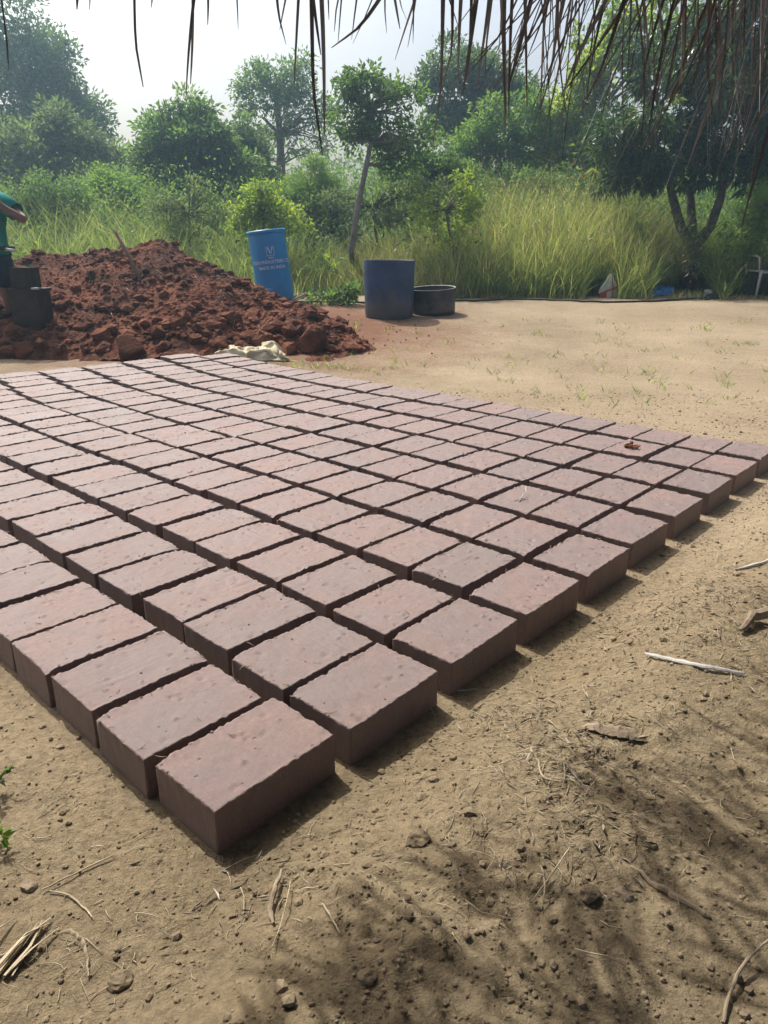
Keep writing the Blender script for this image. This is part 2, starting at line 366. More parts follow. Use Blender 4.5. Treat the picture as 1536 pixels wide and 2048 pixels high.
# ================================================================== the mud blocks
def block_mesh(seed):
    rg = np.random.default_rng(seed)
    def coords(L, n): return np.concatenate([[0, .004], np.linspace(.008, L - .008, n), [L - .004, L]])
    xs, ys = coords(BL, 66), coords(BW, 44)
    GX, GY = np.meshgrid(xs, ys, indexing='ij'); n1, n2 = GX.shape
    e = np.minimum(np.minimum(GX, BL - GX), np.minimum(GY, BW - GY))
    s = seed * 13
    z = BH + .0028 * (fbm(GX * 22, GY * 22, s, 3) - .5) * 2 + .0005 * (vnoise(GX * 190, GY * 190, s + 3) - .5) * 2
    z += np.exp(-e / .007) * (.0034 * np.clip(vnoise(GX * 120, GY * 120, s + 7) - .28, 0, 1) * 1.6)
    z += .0016 * (vnoise(GX * (8 if seed % 2 else 120), GY * (120 if seed % 2 else 8), s + 41) - .5) * sstep(.45, .7, fbm(GX * 9, GY * 9, s + 43, 2)) * 1.6
    cd_ = np.sqrt((np.where(seed % 3 == 0, GX, BL - GX)) ** 2 + (np.where(seed % 4 < 2, GY, BW - GY)) ** 2); z -= .006 * np.exp(-(cd_ / .02) ** 2)
    # corners slump a little, an occasional dent
    for _ in range(5):
        cx, cy, rr = rg.uniform(0, BL), rg.uniform(0, BW), rg.uniform(.004, .009)
        z -= .005 * np.exp(-((GX - cx) ** 2 + (GY - cy) ** 2) / rr ** 2)
    for _ in range(3):
        cx, cy, rr = rg.uniform(0, BL), rg.uniform(0, BW), rg.uniform(.003, .006)
        z += .006 * np.exp(-((GX - cx) ** 2 + (GY - cy) ** 2) / rr ** 2)
    V = np.stack([GX, GY, z], -1)
    # ragged lip: the top rim pushed in and out
    wob = .0032 * (vnoise(GX * 150, GY * 150, s + 31) - .42) * np.exp(-e / .005)
    dx = np.where(GX < BL / 2, -1, 1) * np.exp(-np.minimum(GX, BL - GX) / .004); dy = np.where(GY < BW / 2, -1, 1) * np.exp(-np.minimum(GY, BW - GY) / .004)
    V[..., 0] += dx * wob * 1.5 + .0022 * (vnoise(GY * 9, GX * 0 + s, s + 5) - .5); V[..., 1] += dy * wob * 1.5 + .0022 * (vnoise(GX * 8, GY * 0 + s, s + 6) - .5)
    Vt = V.reshape(-1, 3); id2 = np.arange(n1 * n2).reshape(n1, n2)
    F = [np.stack([id2[:-1, :-1], id2[1:, :-1], id2[1:, 1:], id2[:-1, 1:]], -1).reshape(-1, 4)]
    per = np.concatenate([id2[:, 0], id2[-1, 1:], id2[-2::-1, -1], id2[0, -2:0:-1]])
    P0 = np.stack([GX, GY], -1).reshape(-1, 2)[per]
    allv = [Vt]; prev = per; base = len(Vt)
    for zz in (BH - .005, BH - .012, BH * .66, BH * .4, BH * .16, .0):
        q = np.zeros((len(per), 3)); q[:, :2] = P0; q[:, 2] = zz
        ang = P0 - np.array([BL / 2, BW / 2])
        nn = np.where((np.abs(ang[:, :1]) / BL > np.abs(ang[:, 1:]) / BW), np.stack([np.sign(ang[:, 0]), 0 * ang[:, 0]], -1), np.stack([0 * ang[:, 0], np.sign(ang[:, 1])], -1))
        k = (vnoise(P0[:, 0] * 60 + zz * 50, P0[:, 1] * 60 + zz * 70, s + 9) - .55) * .0028 + (.0015 if zz < .02 else 0)
        q[:, :2] += nn * k[:, None]
        ids = np.arange(base, base + len(per)); base += len(per)
        nx_ = np.roll(np.arange(len(per)), -1)
        F.append(np.stack([prev, ids, ids[nx_], prev[nx_]], -1)); prev = ids; allv.append(q)
    V = np.concatenate(allv); V[:, 0] -= BL / 2; V[:, 1] -= BW / 2
    me = np_mesh('mud_block', V, np.concatenate(F), M['block'], True)
    return me
BM = [block_mesh(k + 1) for k in range(12)]
OFFS = {(0, 0): (.013, .02), (0, 1): (-.025, .005), (0, 2): (-.004, .015), (0, 3): (-.01, .019), (1, 0): (-.02, -.018), (1, 1): (-.032, -.065),
        (1, 2): (.016, -.008), (1, 3): (.019, -.051), (2, 0): (-.014, -.023), (2, 1): (-.037, -.053), (3, 0): (-.049, -.042), (4, 0): (-.049, -.046),
        (5, 0): (-.039, .004), (6, 0): (.016, .009), (7, 0): (.079, .028), (8, 0): (.109, .051), (9, 0): (.13, .06)}
ORD = ['', 'first', 'second', 'third', 'fourth', 'fifth', 'sixth', 'seventh', 'eighth', 'ninth', 'tenth', 'eleventh', 'twelfth', 'thirteenth', 'fourteenth', 'fifteenth',
       'sixteenth', 'seventeenth', 'eighteenth', 'nineteenth', 'twentieth', 'twenty-first', 'twenty-second', 'twenty-third']
def block_ij(i, j):
    jj = j * (1 - .006 * (i - 4) * min(1, j / 8)) if i > 4 else j
    du = -.10 * min(1, max(0, i - 1) / 3) * math.exp(-((j - 13) / 6) ** 2) * 2.2 * math.exp(-((i - 6) / 3.4) ** 2)
    du += .42 * float(sstep(16.5, 23, j)) * (1 if i < 9 else .4)
    dv = 0
    if j < 4: du += .10 * float(sstep(6, 9, i)) * (1 - j / 4)
    return i + du, jj + dv
BLOCKS = {}
rb = random.Random(11)
for i in range(NI):
    for j in range(NJ):
        if i >= 8 and j == NJ - 1 and i == 9: continue
        if (i, j) in OFFS: fi, fj = i + OFFS[i, j][0], j + OFFS[i, j][1]
        else:
            fi, fj = block_ij(i, j); fi += rb.uniform(-.02, .02); fj += rb.uniform(-.028, .028)
        c = ORG + UD * (fi * PA + BL / 2) + VD * (fj * PB + BW / 2)
        o = link('mud_block', rb.choice(BM))
        o.location = (c[0], c[1], -.004 + float(macro(*c)))
        o.rotation_euler = (rb.uniform(-.004, .004), rb.uniform(-.004, .004), YAW + rb.uniform(-.014, .014) + (math.pi if rb.random() < .5 else 0))
        o.scale = (rb.uniform(.985, 1.01), rb.uniform(.985, 1.012), rb.uniform(.97, 1.03))
        if (i, j) == (0, 0): lab = 'brown mud block at the nearest corner of the drying array'
        elif i == 0: lab = f'brown mud block in the front row, {ORD[j + 1]} from the nearest corner'
        elif j == 0: lab = f'brown mud block on the right edge of the array, {ORD[i + 1]} from the nearest corner'
        else: lab = f'brown mud block, {ORD[j + 1]} from the right edge in the {ORD[i + 1]} row back'
        tag(o, lab, 'mud block', 'mud blocks drying in rows on the ground')
        BLOCKS[i, j] = o

# ================================================================== heap of red earth
def cone(x, y, c, s=.45, rnd=.25):
    d = np.sqrt((x - c[0]) ** 2 + (y - c[1]) ** 2 + rnd ** 2) - rnd
    return c[2] - s * d
PK = [at(290, 474, 9.15), at(200, 497, 9.25), at(108, 503, 9.1), at(70, 522, 9.0), at(150, 513, 9.2), at(235, 520, 9.0), at(425, 552, 8.5), at(345, 590, 8.1), at(600, 652, 7.75), at(30, 560, 8.9), at(-60, 560, 8.9), at(150, 610, 7.9), at(680, 678, 7.6)]
SL = [.47, .5, .5, .55, .5, .5, .42, .5, .30, .6, .5, .5, .22]
def heap(x, y):
    w1 = (fbm(x * 1.7, y * 1.7, 61, 3) - .5) * .5; w2 = (fbm(x * 1.7, y * 1.7, 71, 3) - .5) * .5
    hs = [cone(x + w1, y + w2, p, s, .12) for p, s in zip(PK, SL)]
    k = 14.0; h = np.log(sum(np.exp(k * q) for q in hs)) / k - .06
    n1 = fbm(x * 3.2, y * 3.2, 41, 4); n2 = vnoise(x * 11, y * 11, 47); n3 = vnoise(x * 26, y * 26, 49)
    rough = sstep(.42, .62, fbm(x * 1.1, y * 1.1, 91, 2)) * .8 + .2
    h = h + .15 * (n1 - .5) + rough * (.06 * np.clip(n2 - .45, 0, 1) + .03 * np.clip(n3 - .4, 0, 1)) + .026 * (vnoise(x * 50, y * 50, 53) - .5)
    return h
hx = np.arange(-5.6, .75, .022); hy = np.arange(6.75, 10.8, .024)
X, Y = np.meshgrid(hx, hy); ZH = heap(X, Y); ZG = macro(X, Y) - .02
inside = ZH > ZG - .05
Zm = np.maximum(ZH, ZG - .05)
idx = np.arange(X.size).reshape(X.shape)
Fq = np.stack([idx[:-1, :-1], idx[:-1, 1:], idx[1:, 1:], idx[1:, :-1]], -1).reshape(-1, 4)
keep = inside.ravel()[Fq].any(1)
used = np.unique(Fq[keep]); remap = np.full(X.size, -1); remap[used] = np.arange(len(used))
heap_root = empty('earth_heap', (-2.6, 8.6, .15))
tag(heap_root, 'long heap of dark red earth with crumbling slopes behind the blocks', 'earth heap')
Vh = np.stack([X, Y, Zm], -1).reshape(-1, 3)[used] - np.array([-2.6, 8.6, .15])
link('soil', np_mesh('soil', Vh, remap[Fq[keep]], M['red_earth'], False), heap_root)
def htop(x, y): return float(max(heap(np.array(x), np.array(y)), macro(x, y)))
def rock_vf(rng, n=1):
    """an icosphere knocked into an angular lump (unit size)"""
    t = (1 + 5 ** .5) / 2
    v = np.array([(-1, t, 0), (1, t, 0), (-1, -t, 0), (1, -t, 0), (0, -1, t), (0, 1, t), (0, -1, -t), (0, 1, -t), (t, 0, -1), (t, 0, 1), (-t, 0, -1), (-t, 0, 1)], float)
    f = [(0, 11, 5), (0, 5, 1), (0, 1, 7), (0, 7, 10), (0, 10, 11), (1, 5, 9), (5, 11, 4), (11, 10, 2), (10, 7, 6), (7, 1, 8), (3, 9, 4), (3, 4, 2), (3, 2, 6), (3, 6, 8), (3, 8, 9), (4, 9, 5), (2, 4, 11), (6, 2, 10), (8, 6, 7), (9, 8, 1)]
    v /= np.linalg.norm(v[0])
    for _ in range(n):
        vl = list(map(tuple, v)); cache = {}; nf = []
        def mid(a, b):
            k = (min(a, b), max(a, b))
            if k not in cache:
                q = (np.array(vl[a]) + np.array(vl[b])); q /= np.linalg.norm(q); vl.append(tuple(q)); cache[k] = len(vl) - 1
            return cache[k]
        for a, b, c in f:
            x, y, z = mid(a, b), mid(b, c), mid(c, a); nf += [(a, x, z), (b, y, x), (c, z, y), (x, y, z)]
        v = np.array(vl); f = nf
    # cut by random planes so the lump is angular
    for _ in range(9):
        nn = rng.normal(size=3); nn /= np.linalg.norm(nn); dd = rng.uniform(.62, .92)
        pr = v @ nn; v = v - np.outer(np.clip(pr - dd, 0, None), nn)
    v = v * (1 + .10 * (rng.random((len(v), 1)) - .5))
    return v, np.array(f)
ROCKS0 = [rock_vf(np.random.default_rng(100 + k), 0) for k in range(8)]
ROCKS1 = [rock_vf(np.random.default_rng(200 + k), 1) for k in range(6)]
def scatter_rocks(pos, size, lib, rng, flat=.75):
    Vs, Fs, n = [], [], 0
    for p, s in zip(pos, size):
        v, f = lib[rng.integers(len(lib))]
        a = rng.uniform(0, 6.28); b = rng.uniform(0, 6.28); c, s_ = math.cos(a), math.sin(a)
        rot = np.array([[c, -s_, 0], [s_, c, 0], [0, 0, 1]]) @ np.array([[1, 0, 0], [0, math.cos(b), -math.sin(b)], [0, math.sin(b), math.cos(b)]])
        q = (v @ rot.T) * s * np.array([rng.uniform(.8, 1.25), rng.uniform(.8, 1.25), flat]) + p
        Vs.append(q); Fs.append(f + n); n += len(v)
    return np.concatenate(Vs), np.concatenate(Fs)
rng = np.random.default_rng(5)
pos, siz = [], []
while len(pos) < 4200:
    x, y = rng.uniform(-5.4, .5), rng.uniform(6.85, 9.6)
    h = htop(x, y)
    g = float(macro(x, y))
    if h < g + .005: 
        if rng.random() > .05: continue
    low = 1 - min(1, (h - g) / .6)
    s = rng.choice([.008, .014, .026, .055], p=[.46, .32, .15, .07]) * (1 + .7 * low) * rng.uniform(.7, 1.3)
    if h < g + .005: s = min(s, .014)
    if y < 7.0 and x > -2.6: continue
    pos.append((x, y, h + s * .25)); siz.append(s)
V, Fc = scatter_rocks(pos, siz, ROCKS0, rng)
tag(link('crumbled_clods', np_mesh('crumbled_clods', V - np.array([-2.6, 8.6, .15]), Fc, M['red_earth']), heap_root), kind='stuff')
# the large clods lying along its foot, each one separately
BIG = [(82, 668, 36, 'red_earth', 'large dark clod lying just in front of the steel press'), (238, 668, 30, 'pale_clod', 'pale ochre upright clod at the foot of the red heap'),
       (160, 686, 26, 'red_earth', 'squat brown clod left of the pale ochre one'), (262, 698, 32, 'red_earth', 'wide brown clod just right of the pale ochre one'),
       (375, 668, 28, 'red_earth', 'brown clod above the left end of the cream sackcloth'), (412, 660, 20, 'red_earth', 'bright orange topped clod above the cream sackcloth'),
       (460, 664, 38, 'red_earth', 'broad red clod behind the cream sackcloth'), (580, 665, 28, 'red_earth', 'round red clod near the right toe of the heap'),
       (625, 684, 30, 'red_earth', 'largest square red clod at the right toe of the heap'), (525, 668, 24, 'red_earth', 'small red clod right of the broad one behind the sackcloth'),
       (50, 700, 20, 'red_earth', 'flat brown clod lying at the far left foot of the heap'), (210, 698, 18, 'red_earth', 'small brown clod in front of the pale ochre one'),
       (120, 702, 16, 'red_earth', 'small flat clod between the two large left clods'), (330, 700, 18, 'red_earth', 'small clod close to the rear edge of the blocks')]
for k, (px, py, rp, mt, lab) in enumerate(BIG):
    g = gpt(px, py + rp * .55)
    yy = g[1]
    s = rp / F_PX * yy * 1.12
    c = at(px, py, yy - .12)
    v, f = rock_vf(np.random.default_rng(300 + k), 2)
    v = v * s * np.array([1.05, .9, .92])
    n = fbm(v[:, 0] * 14 + k, v[:, 2] * 14 + v[:, 1] * 9, k, 3)
    v = v * (1 + .5 * (n[:, None] - .5))
    for _ in range(5):
        r9 = np.random.default_rng(900 + k * 7 + _); nn = r9.normal(size=3); nn /= np.linalg.norm(nn); v = v - np.outer(np.clip(v @ nn - s * r9.uniform(.5, .75), 0, None), nn)
    o = link('earth_clod', np_mesh('earth_clod', v, f, M[mt], False)); o.location = (c[0], c[1], max(c[2], float(macro(c[0], c[1])) + s * .5)); o.rotation_euler = (0, 0, k * 1.3)
    tag(o, lab, 'clod', 'big clods at the foot of the earth heap')
# roots and straws sticking in the heap
rt = MB()
for k in range(46):
    x, y = rng.uniform(-4.6, -.6), rng.uniform(7.2, 8.8); h = htop(x, y)
    if h < macro(x, y) + .05: continue
    a = rng.uniform(0, 6.28); L = rng.uniform(.06, .26); p = np.array([x, y, h])
    rt.tube([p, p + np.array([math.cos(a) * L * .5, math.sin(a) * L * .3 - .02, .03 + L * .15]), p + np.array([math.cos(a) * L, math.sin(a) * L * .6 - .04, .03 + rng.uniform(-.05, .06)])], [.004, .0035, .002], 4)
tag(rt.build('roots', M['straw'], heap_root, fn=lambda v: (v[0] + 2.6, v[1] - 8.6, v[2] - .15)), kind='stuff')
# tool handle standing in the heap
a, b = at(231, 463, 8.35), at(292, 585, 8.35)
t = MB().tube([b + (b - a) * .12, b * .5 + a * .5 + np.array([.012, 0, 0]), a], [.024, .022, .021], 10)
t.tube([a, a + (a - b) * .012], [.021, .014], 10)
tag(t.build('tool_handle', M['handle']), 'old wooden tool handle stuck slantwise into the red earth heap', 'tool handle')

# ================================================================== drums
def wob(k, amp):
    def f(v):
        a = math.atan2(v[1], v[0]); z = v[2]
        q = 1 + amp * (math.sin(2 * a + k) * .6 + .4 * math.sin(3 * a + 5 * z + k))
        return (v[0] * q, v[1] * q, v[2])
    return f
# tall light blue drum, leaning
g = gpt(548, 604)
drum = empty('blue_drum', (g[0], g[1] + .26, g[2] - .02)); drum.rotation_euler = (0, R(-6.5), 0)
tag(drum, 'tall light blue plastic drum with white lettering, leaning behind the red heap', 'drum')
RD, HD = .262, .985
prof = [(0, .0), (RD * .93, .0), (RD * .98, .02), (RD, .06)] + [(RD * (1 + .006 * math.sin(z * 9)), z) for z in np.linspace(.08, HD - .06, 14)] + [(RD * .995, HD - .05)]
body = MB().lathe(prof, 56).build('body', M['blue_drum'], drum)
MB().lathe([(RD * .99, HD - .05), (RD * 1.055, HD - .045), (RD * 1.06, HD - .012), (RD * 1.03, HD), (RD * .97, HD - .006), (RD * .955, HD - .03), (RD * .9, HD - .034), (0, HD - .03)], 56).build('rim', M['blue_drum'], drum)
def text_mesh(s, size):
    cu = bpy.data.curves.new('txt', 'FONT'); cu.body = s; cu.size = size; cu.align_x = 'CENTER'; cu.resolution_u = 2
    cu.offset = .0012
    ob = bpy.data.objects.new('txt', cu); COL.objects.link(ob)
    dg = bpy.context.evaluated_depsgraph_get(); me = bpy.data.meshes.new_from_object(ob.evaluated_get(dg))
    bpy.data.objects.remove(ob); return me
def on_drum(me, ang, z0, mat, name, parent):
    for v in me.vertices:
        a = ang + v.co.x / (RD + .004); v.co = Vector(((RD + .0045) * math.sin(a), -(RD + .0045) * math.cos(a), z0 + v.co.y))
    me.materials.clear(); me.materials.append(mat); me.name = name
    return link(name, me, parent)
fa = -math.atan2(g[0], g[1])            # the side turned to the camera
A0 = -fa * 1 + R(20)
on_drum(text_mesh('VISEN INDUSTRIES LTD', .062), A0, HD - .445, M['print'], 'lettering', body)
on_drum(text_mesh('MADE IN INDIA', .058), A0 + R(1), HD - .52, M['print'], 'lettering', body)
lg = MB()
def flat_rect(x0, y0, x1, y1): lg.add([(x0, y0, 0), (x1, y0, 0), (x1, y1, 0), (x0, y1, 0)], [(0, 1, 2, 3)])
flat_rect(-.055, .0, -.049, .12); flat_rect(.049, 0, .055, .12); flat_rect(-.049, .114, .049, .12); flat_rect(-.049, 0, .049, .006)
lg.add([(-.038, .105, 0), (-.018, .105, 0), (.004, .032, 0), (.0, .015, 0)], [(0, 3, 2, 1)]); lg.add([(.038, .105, 0), (.022, .105, 0), (.0, .03, 0), (.002, .015, 0)], [(0, 1, 2, 3)])
flat_rect(-.04, -.035, .04, -.029); flat_rect(-.03, -.022, .03, -.016)
me = bpy.data.meshes.new('emblem'); me.from_pydata(lg.v, [], lg.f)
on_drum(me, A0 + R(1), HD - .345, M['print'], 'emblem', body)
# worn navy open drum
def open_drum(name, px, py, wpx, hpx, mat, lab, k, flare=1.0, tilt=(0, 0), oval=1.0):
    g = gpt(px, py); r = wpx / 2 / F_PX * (g[1] * 1.035); hgt = hpx / F_PX * (g[1] * 1.035)
    e = empty(name, (g[0], g[1] + r * .96, g[2] - .008)); e.rotation_euler = (R(tilt[0]), R(tilt[1]), 0)
    tag(e, lab, 'drum')
    prof = [(0, 0), (r * .93, 0), (r * .97, .012), (r * .985, .05)] + [(r * (1 + (flare - 1) * t), hgt * t) for t in np.linspace(.12, 1, 10)]
    t = .008
    MB().lathe(prof, 56, oval).build('body', mat, e, fn=wob(k, .012))
    rt = r * flare
    MB().lathe([(rt, hgt), (rt + .003, hgt + .004), (rt - t, hgt + .004), (rt - t * 1.3, hgt)], 56, oval).build('rim', M['chair'] if name == 'half_drum' else M['dark_rim'], e, fn=wob(k, .012))
    MB().lathe([(rt - t * 1.3, hgt), (r * .95, .03), (0, .03)], 56, oval).build('inside', mat, e, fn=wob(k, .012))
    return e
M['dark_rim'] = surf('worn_rim', (.10, .13, .18), (.2, .22, .26), 12, .6, .2, 40, .004)
open_drum('navy_drum', 778, 640, 92, 106, M['dark_drum'], 'scuffed dark blue open drum standing upright beside the half drum', 2, 1.04)
st = MB()
open_drum('half_drum', 868, 633, 86, 50, M['basin'], 'low black half drum open at the top, right of the dark blue drum', 5, 1.04, (3, -3))

# ================================================================== black pipe along the grass edge
pp = [(330, 612), (470, 610), (560, 606), (640, 605), (700, 607), (760, 606), (840, 603), (905, 604), (960, 603), (1030, 600), (1100, 602), (1180, 606), (1260, 605), (1340, 602), (1420, 598), (1500, 597), (1600, 596), (1720, 592)]
pts = []
for q in pp:
    g = gpt(*q); pts.append(g + np.array([0, 0, .012]))
pts_pipe = list(pts); sm = []
for k in range(len(pts) - 1):
    p0, p1, p2, p3 = pts[max(k - 1, 0)], pts[k], pts[k + 1], pts[min(k + 2, len(pts) - 1)]
    for t in np.linspace(0, 1, 6, endpoint=False):
        c = .5 * ((2 * p1) + (-p0 + p2) * t + (2 * p0 - 5 * p1 + 4 * p2 - p3) * t * t + (-p0 + 3 * p1 - 3 * p2 + p3) * t ** 3)
        c[2] = float(H(c[0], c[1])) + .013 + .012 * max(0, math.sin(k * 1.9 + t * 3)); sm.append(c)
tag(MB().tube(sm, .014, 8).build('water_pipe', M['hose']), 'thin black pipe lying along the edge of the grass', 'pipe')

# ================================================================== cloth, sacks and litter
def crumple(name, corners, amp, mat, lab, cat, n=46, seed=0, lift=.0, lump=5.0):
    """a sheet lying on the ground, its outline given by four photo pixels"""
    A, B, C, D = [gpt(*q) for q in corners]
    s = np.linspace(0, 1, n); S, T = np.meshgrid(s, s)
    P = (A[None, None] * ((1 - S) * (1 - T))[..., None] + B[None, None] * (S * (1 - T))[..., None] + C[None, None] * (S * T)[..., None] + D[None, None] * ((1 - S) * T)[..., None])
    edge = np.minimum(np.minimum(S, 1 - S), np.minimum(T, 1 - T))
    jx = (fbm(S * 5 + seed, T * 5, seed, 3) - .5) * .16; jy = (fbm(S * 5, T * 5 + seed, seed + 3, 3) - .5) * .2
    x, y = P[..., 0] + jx, P[..., 1] + jy
    r1 = np.abs(fbm(S * lump + seed, T * lump * .8, seed + 7, 3) - .5) * 2; r2 = fbm(S * 3, T * 3, seed + 9, 2)
    z = H(x, y) + .008 + lift * sstep(0, .3, edge) + amp * sstep(0, .14, edge) * (.35 + r2 * .8 - r1 * .9).clip(0)
    id3 = np.arange(n * n).reshape(n, n)
    F = np.stack([id3[:-1, :-1], id3[:-1, 1:], id3[1:, 1:], id3[1:, :-1]], -1).reshape(-1, 4)
    o = link(name, np_mesh(name, np.stack([x, y, z], -1).reshape(-1, 3), F, mat, True))
    md = o.modifiers.new('thick', 'SOLIDIFY'); md.thickness = .004; md.offset = 1
    return tag(o, lab, cat)
crumple('sackcloth', [(428, 722), (590, 724), (560, 702), (415, 697)], .13, M['sackcloth'], 'crumpled cream sackcloth lying at the foot of the red heap', 'sackcloth', seed=3)
# white sack with red stripes half hidden in the grass
g = gpt(1216, 596)
g[1] += .04
n = 26; s = np.linspace(-1, 1, n); S, T = np.meshgrid(s, np.linspace(0, 1, n))
wid = .16 * (1 - .5 * T ** 2.2) * (.82 + .18 * np.sin(T * 5)); dep = .05 * (1 - T * .7)
def sack_side(sgn):
    x = wid * S + .02 * (fbm(S * 2, T * 3, 4, 2) - .5) + .015 * T; z = .37 * T * (1 - .16 * (S - .3) ** 2 * T) + .02 * S * (1 - T)
    y = sgn * dep * (1 - S ** 2) ** .5 + .05 * T + .03 * (fbm(S * 3 + 5, T * 4, 8 + int(sgn), 3) - .5) * np.sqrt(np.clip(1 - S ** 2, 0, 1))
    return np.stack([x, y, z], -1).reshape(-1, 3)
id3 = np.arange(n * n).reshape(n, n); Fq = np.stack([id3[:-1, :-1], id3[:-1, 1:], id3[1:, 1:], id3[1:, :-1]], -1).reshape(-1, 4)
front = sack_side(-1); rear = sack_side(1)
sack = empty('woven_sack', g); tag(sack, 'white woven sack with red stripes propped in the tall grass', 'sack')
Sf, Tf = S[:-1, :-1].ravel(), T[:-1, :-1].ravel()
stripe = ((np.abs(Sf - .42) < .10) | (np.abs(Tf - .30 - .12 * Sf) < .045) | ((Tf < .22) & (Sf < -.2)))
link('cloth', np_mesh('cloth', np.concatenate([front, rear]), np.concatenate([Fq[~stripe], Fq[:, ::-1] + n * n]), M['white_sack'], True), sack)
link('stripe', np_mesh('stripe', front, Fq[stripe], M['red_print'], True), sack)
crumple('plastic_bag', [(1302, 592), (1346, 592), (1340, 582), (1308, 582)], .16, M['blue_film'], 'crumpled blue plastic bag lying at the grass edge', 'plastic bag', 34, 9, lump=9)
crumple('plastic_scrap', [(1404, 600), (1452, 598), (1440, 590), (1410, 592)], .07, M['black_film'], 'torn black plastic scrap by the pipe under the mango tree', 'plastic scrap', 20, 13)
crumple('paper_scrap', [(1408, 596), (1424, 595), (1421, 590), (1410, 591)], .10, M['white_sack'], 'small white paper scrap lying on the torn black plastic', 'paper scrap', 12, 15, lift=.03)

# ================================================================== plastic chair at the right edge
g = gpt(1502, 597)
ch = empty('plastic_chair', (g[0] + .25, g[1] + .20, g[2]), R(8)); tag(ch, 'faded brown plastic chair standing at the right edge by the grass', 'chair')
for sx in (-1, 1):
    for sy in (-1, 1):
        MB().tube([(sx * .25, sy * .24 + (.06 if sy > 0 else 0), 0), (sx * .22, sy * .21, .25), (sx * .195, sy * .19, .43)], [.030, .034, .042], 8, flat=.6).build('leg', M['chair'], ch)
seat = MB(); NS = 14; vs = []; fs = []
for a in range(NS):
    for b in range(NS):
        u, v = a / (NS - 1) * 2 - 1, b / (NS - 1) * 2 - 1
        vs.append((u * .225, v * .215, .43 - .022 * (1 - u * u) * (1 - v * v) - (.03 * max(0, -v) ** 4)))
for a in range(NS - 1):
    for b in range(NS - 1): fs.append((a * NS + b, (a + 1) * NS + b, (a + 1) * NS + b + 1, a * NS + b + 1))
so_ = seat.add(vs, fs).build('seat', M['chair'], ch); so_.modifiers.new('t', 'SOLIDIFY').thickness = .022
for sx in (-1, 1):
    MB().tube([(sx * .205, .205, .42), (sx * .215, .25, .62), (sx * .20, .285, .78)], [.038, .034, .032], 8, flat=.6).build('back_post', M['chair'], ch)
    MB().tube([(sx * .24, -.2, .42), (sx * .27, -.19, .62), (sx * .27, -.1, .645), (sx * .25, .12, .64), (sx * .215, .25, .63)], [.02, .022, .026, .026, .02], 8, flat=.6).build('armrest', M['chair'], ch)
MB().tube([(-.20, .285, .77), (-.12, .31, .80), (0, .318, .81), (.12, .31, .80), (.20, .285, .77)], [.02, .024, .026, .024, .02], 8, flat=.6).build('top_rail', M['chair'], ch)
for k in range(5):
    x = -.13 + k * .065
    MB().tube([(x, .212, .43), (x, .27, .62), (x * .95, .31, .79)], [.014, .014, .014], 6, flat=.5).build('back_slat', M['chair'], ch)

# ================================================================== block press and the worker at the left edge
g0 = at(62, 690, 7.25)
gz = float(macro(g0[0], g0[1])); K = 7.55 / F_PX
pr = empty('block_press', (g0[0], 7.25, gz)); tag(pr, 'dark steel block press standing at the left foot of the red heap', 'block press')
zt = lambda py: at(58, py, 7.25)[2] - gz
pb = MB().box((.02, .1, zt(582) / 2), (.275, .28, zt(582))).build('base_box', M['steel'], pr, False)
MB().box((.02, .1, zt(580)), (.31, .31, .022)).build('flange', M['steel'], pr, False)
MB().tube([(.12, -.062, zt(579) + .012), (.19, -.066, zt(579) + .014)], .011, 8).build('hinge_pin', M['bare_steel'], pr)
z1, z2 = zt(577), zt(538)
MB().box((0, .1, (z1 + z2) / 2), (.20, .2, z2 - z1)).build('mould_box', M['steel'], pr, False)
MB().box((0, .1, z2 + .006), (.215, .215, .014)).build('mould_rim', M['steel'], pr, False)
xl = at(-70, 500, 7.25)[0] - g0[0]
MB().box((xl, .1, zt(505) / 2), (.06, .06, zt(505))).build('post', M['steel'], pr, False)
MB().box(((xl - .02) / 2 - .10, .1, zt(497)), (-xl + .0, .24, .035)).build('lid', M['steel'], pr, False)
xr = -.10 + (-xl) / 2 + (xl - .02) / 2
MB().tube([(xr, .02, zt(499)), (xr + .09, .02, zt(501))], [.016, .013], 8).build('lid_grip', M['bare_steel'], pr)
MB().box((xl, .1, zt(497) - .035), (.10, .12, .05)).build('lid_bracket', M['steel'], pr, False)

Yp = 7.75
pc = at(-22, 500, Yp); gz = htop(pc[0], Yp) - .01
gz = min(gz, float(macro(pc[0], Yp)) + .12)
per = empty('person', (pc[0], Yp, gz))
tag(per, 'person in teal T-shirt and dark shorts at the left edge, hand raised to chest', 'person')
def L(px, py, dy=0): 
    q = at(px, py, Yp + dy); return (q[0] - pc[0], dy, q[2] - gz)
sh_z = L(0, 398)[2]
def skin_mesh(name, joints, edges, mat, parent, sub=2, root=0):
    me = bpy.data.meshes.new(name); me.from_pydata([j[0] for j in joints], edges, []); me.update(); me.materials.append(mat)
    o = link(name, me, parent)
    md = o.modifiers.new('Skin', 'SKIN'); md.use_smooth_shade = True
    sv = me.skin_vertices[0].data
    for k, j in enumerate(joints):
        r = j[1]; sv[k].radius = (r, r) if not hasattr(r, '__len__') else r; sv[k].use_root = (k == root)
    s = o.modifiers.new('Sub', 'SUBSURF'); s.levels = s.render_levels = sub
    return o
hip = L(-28, 520)[2]
el = L(50, 441, -.16); hd = L(4, 413, -.26); sR = L(8, 396)
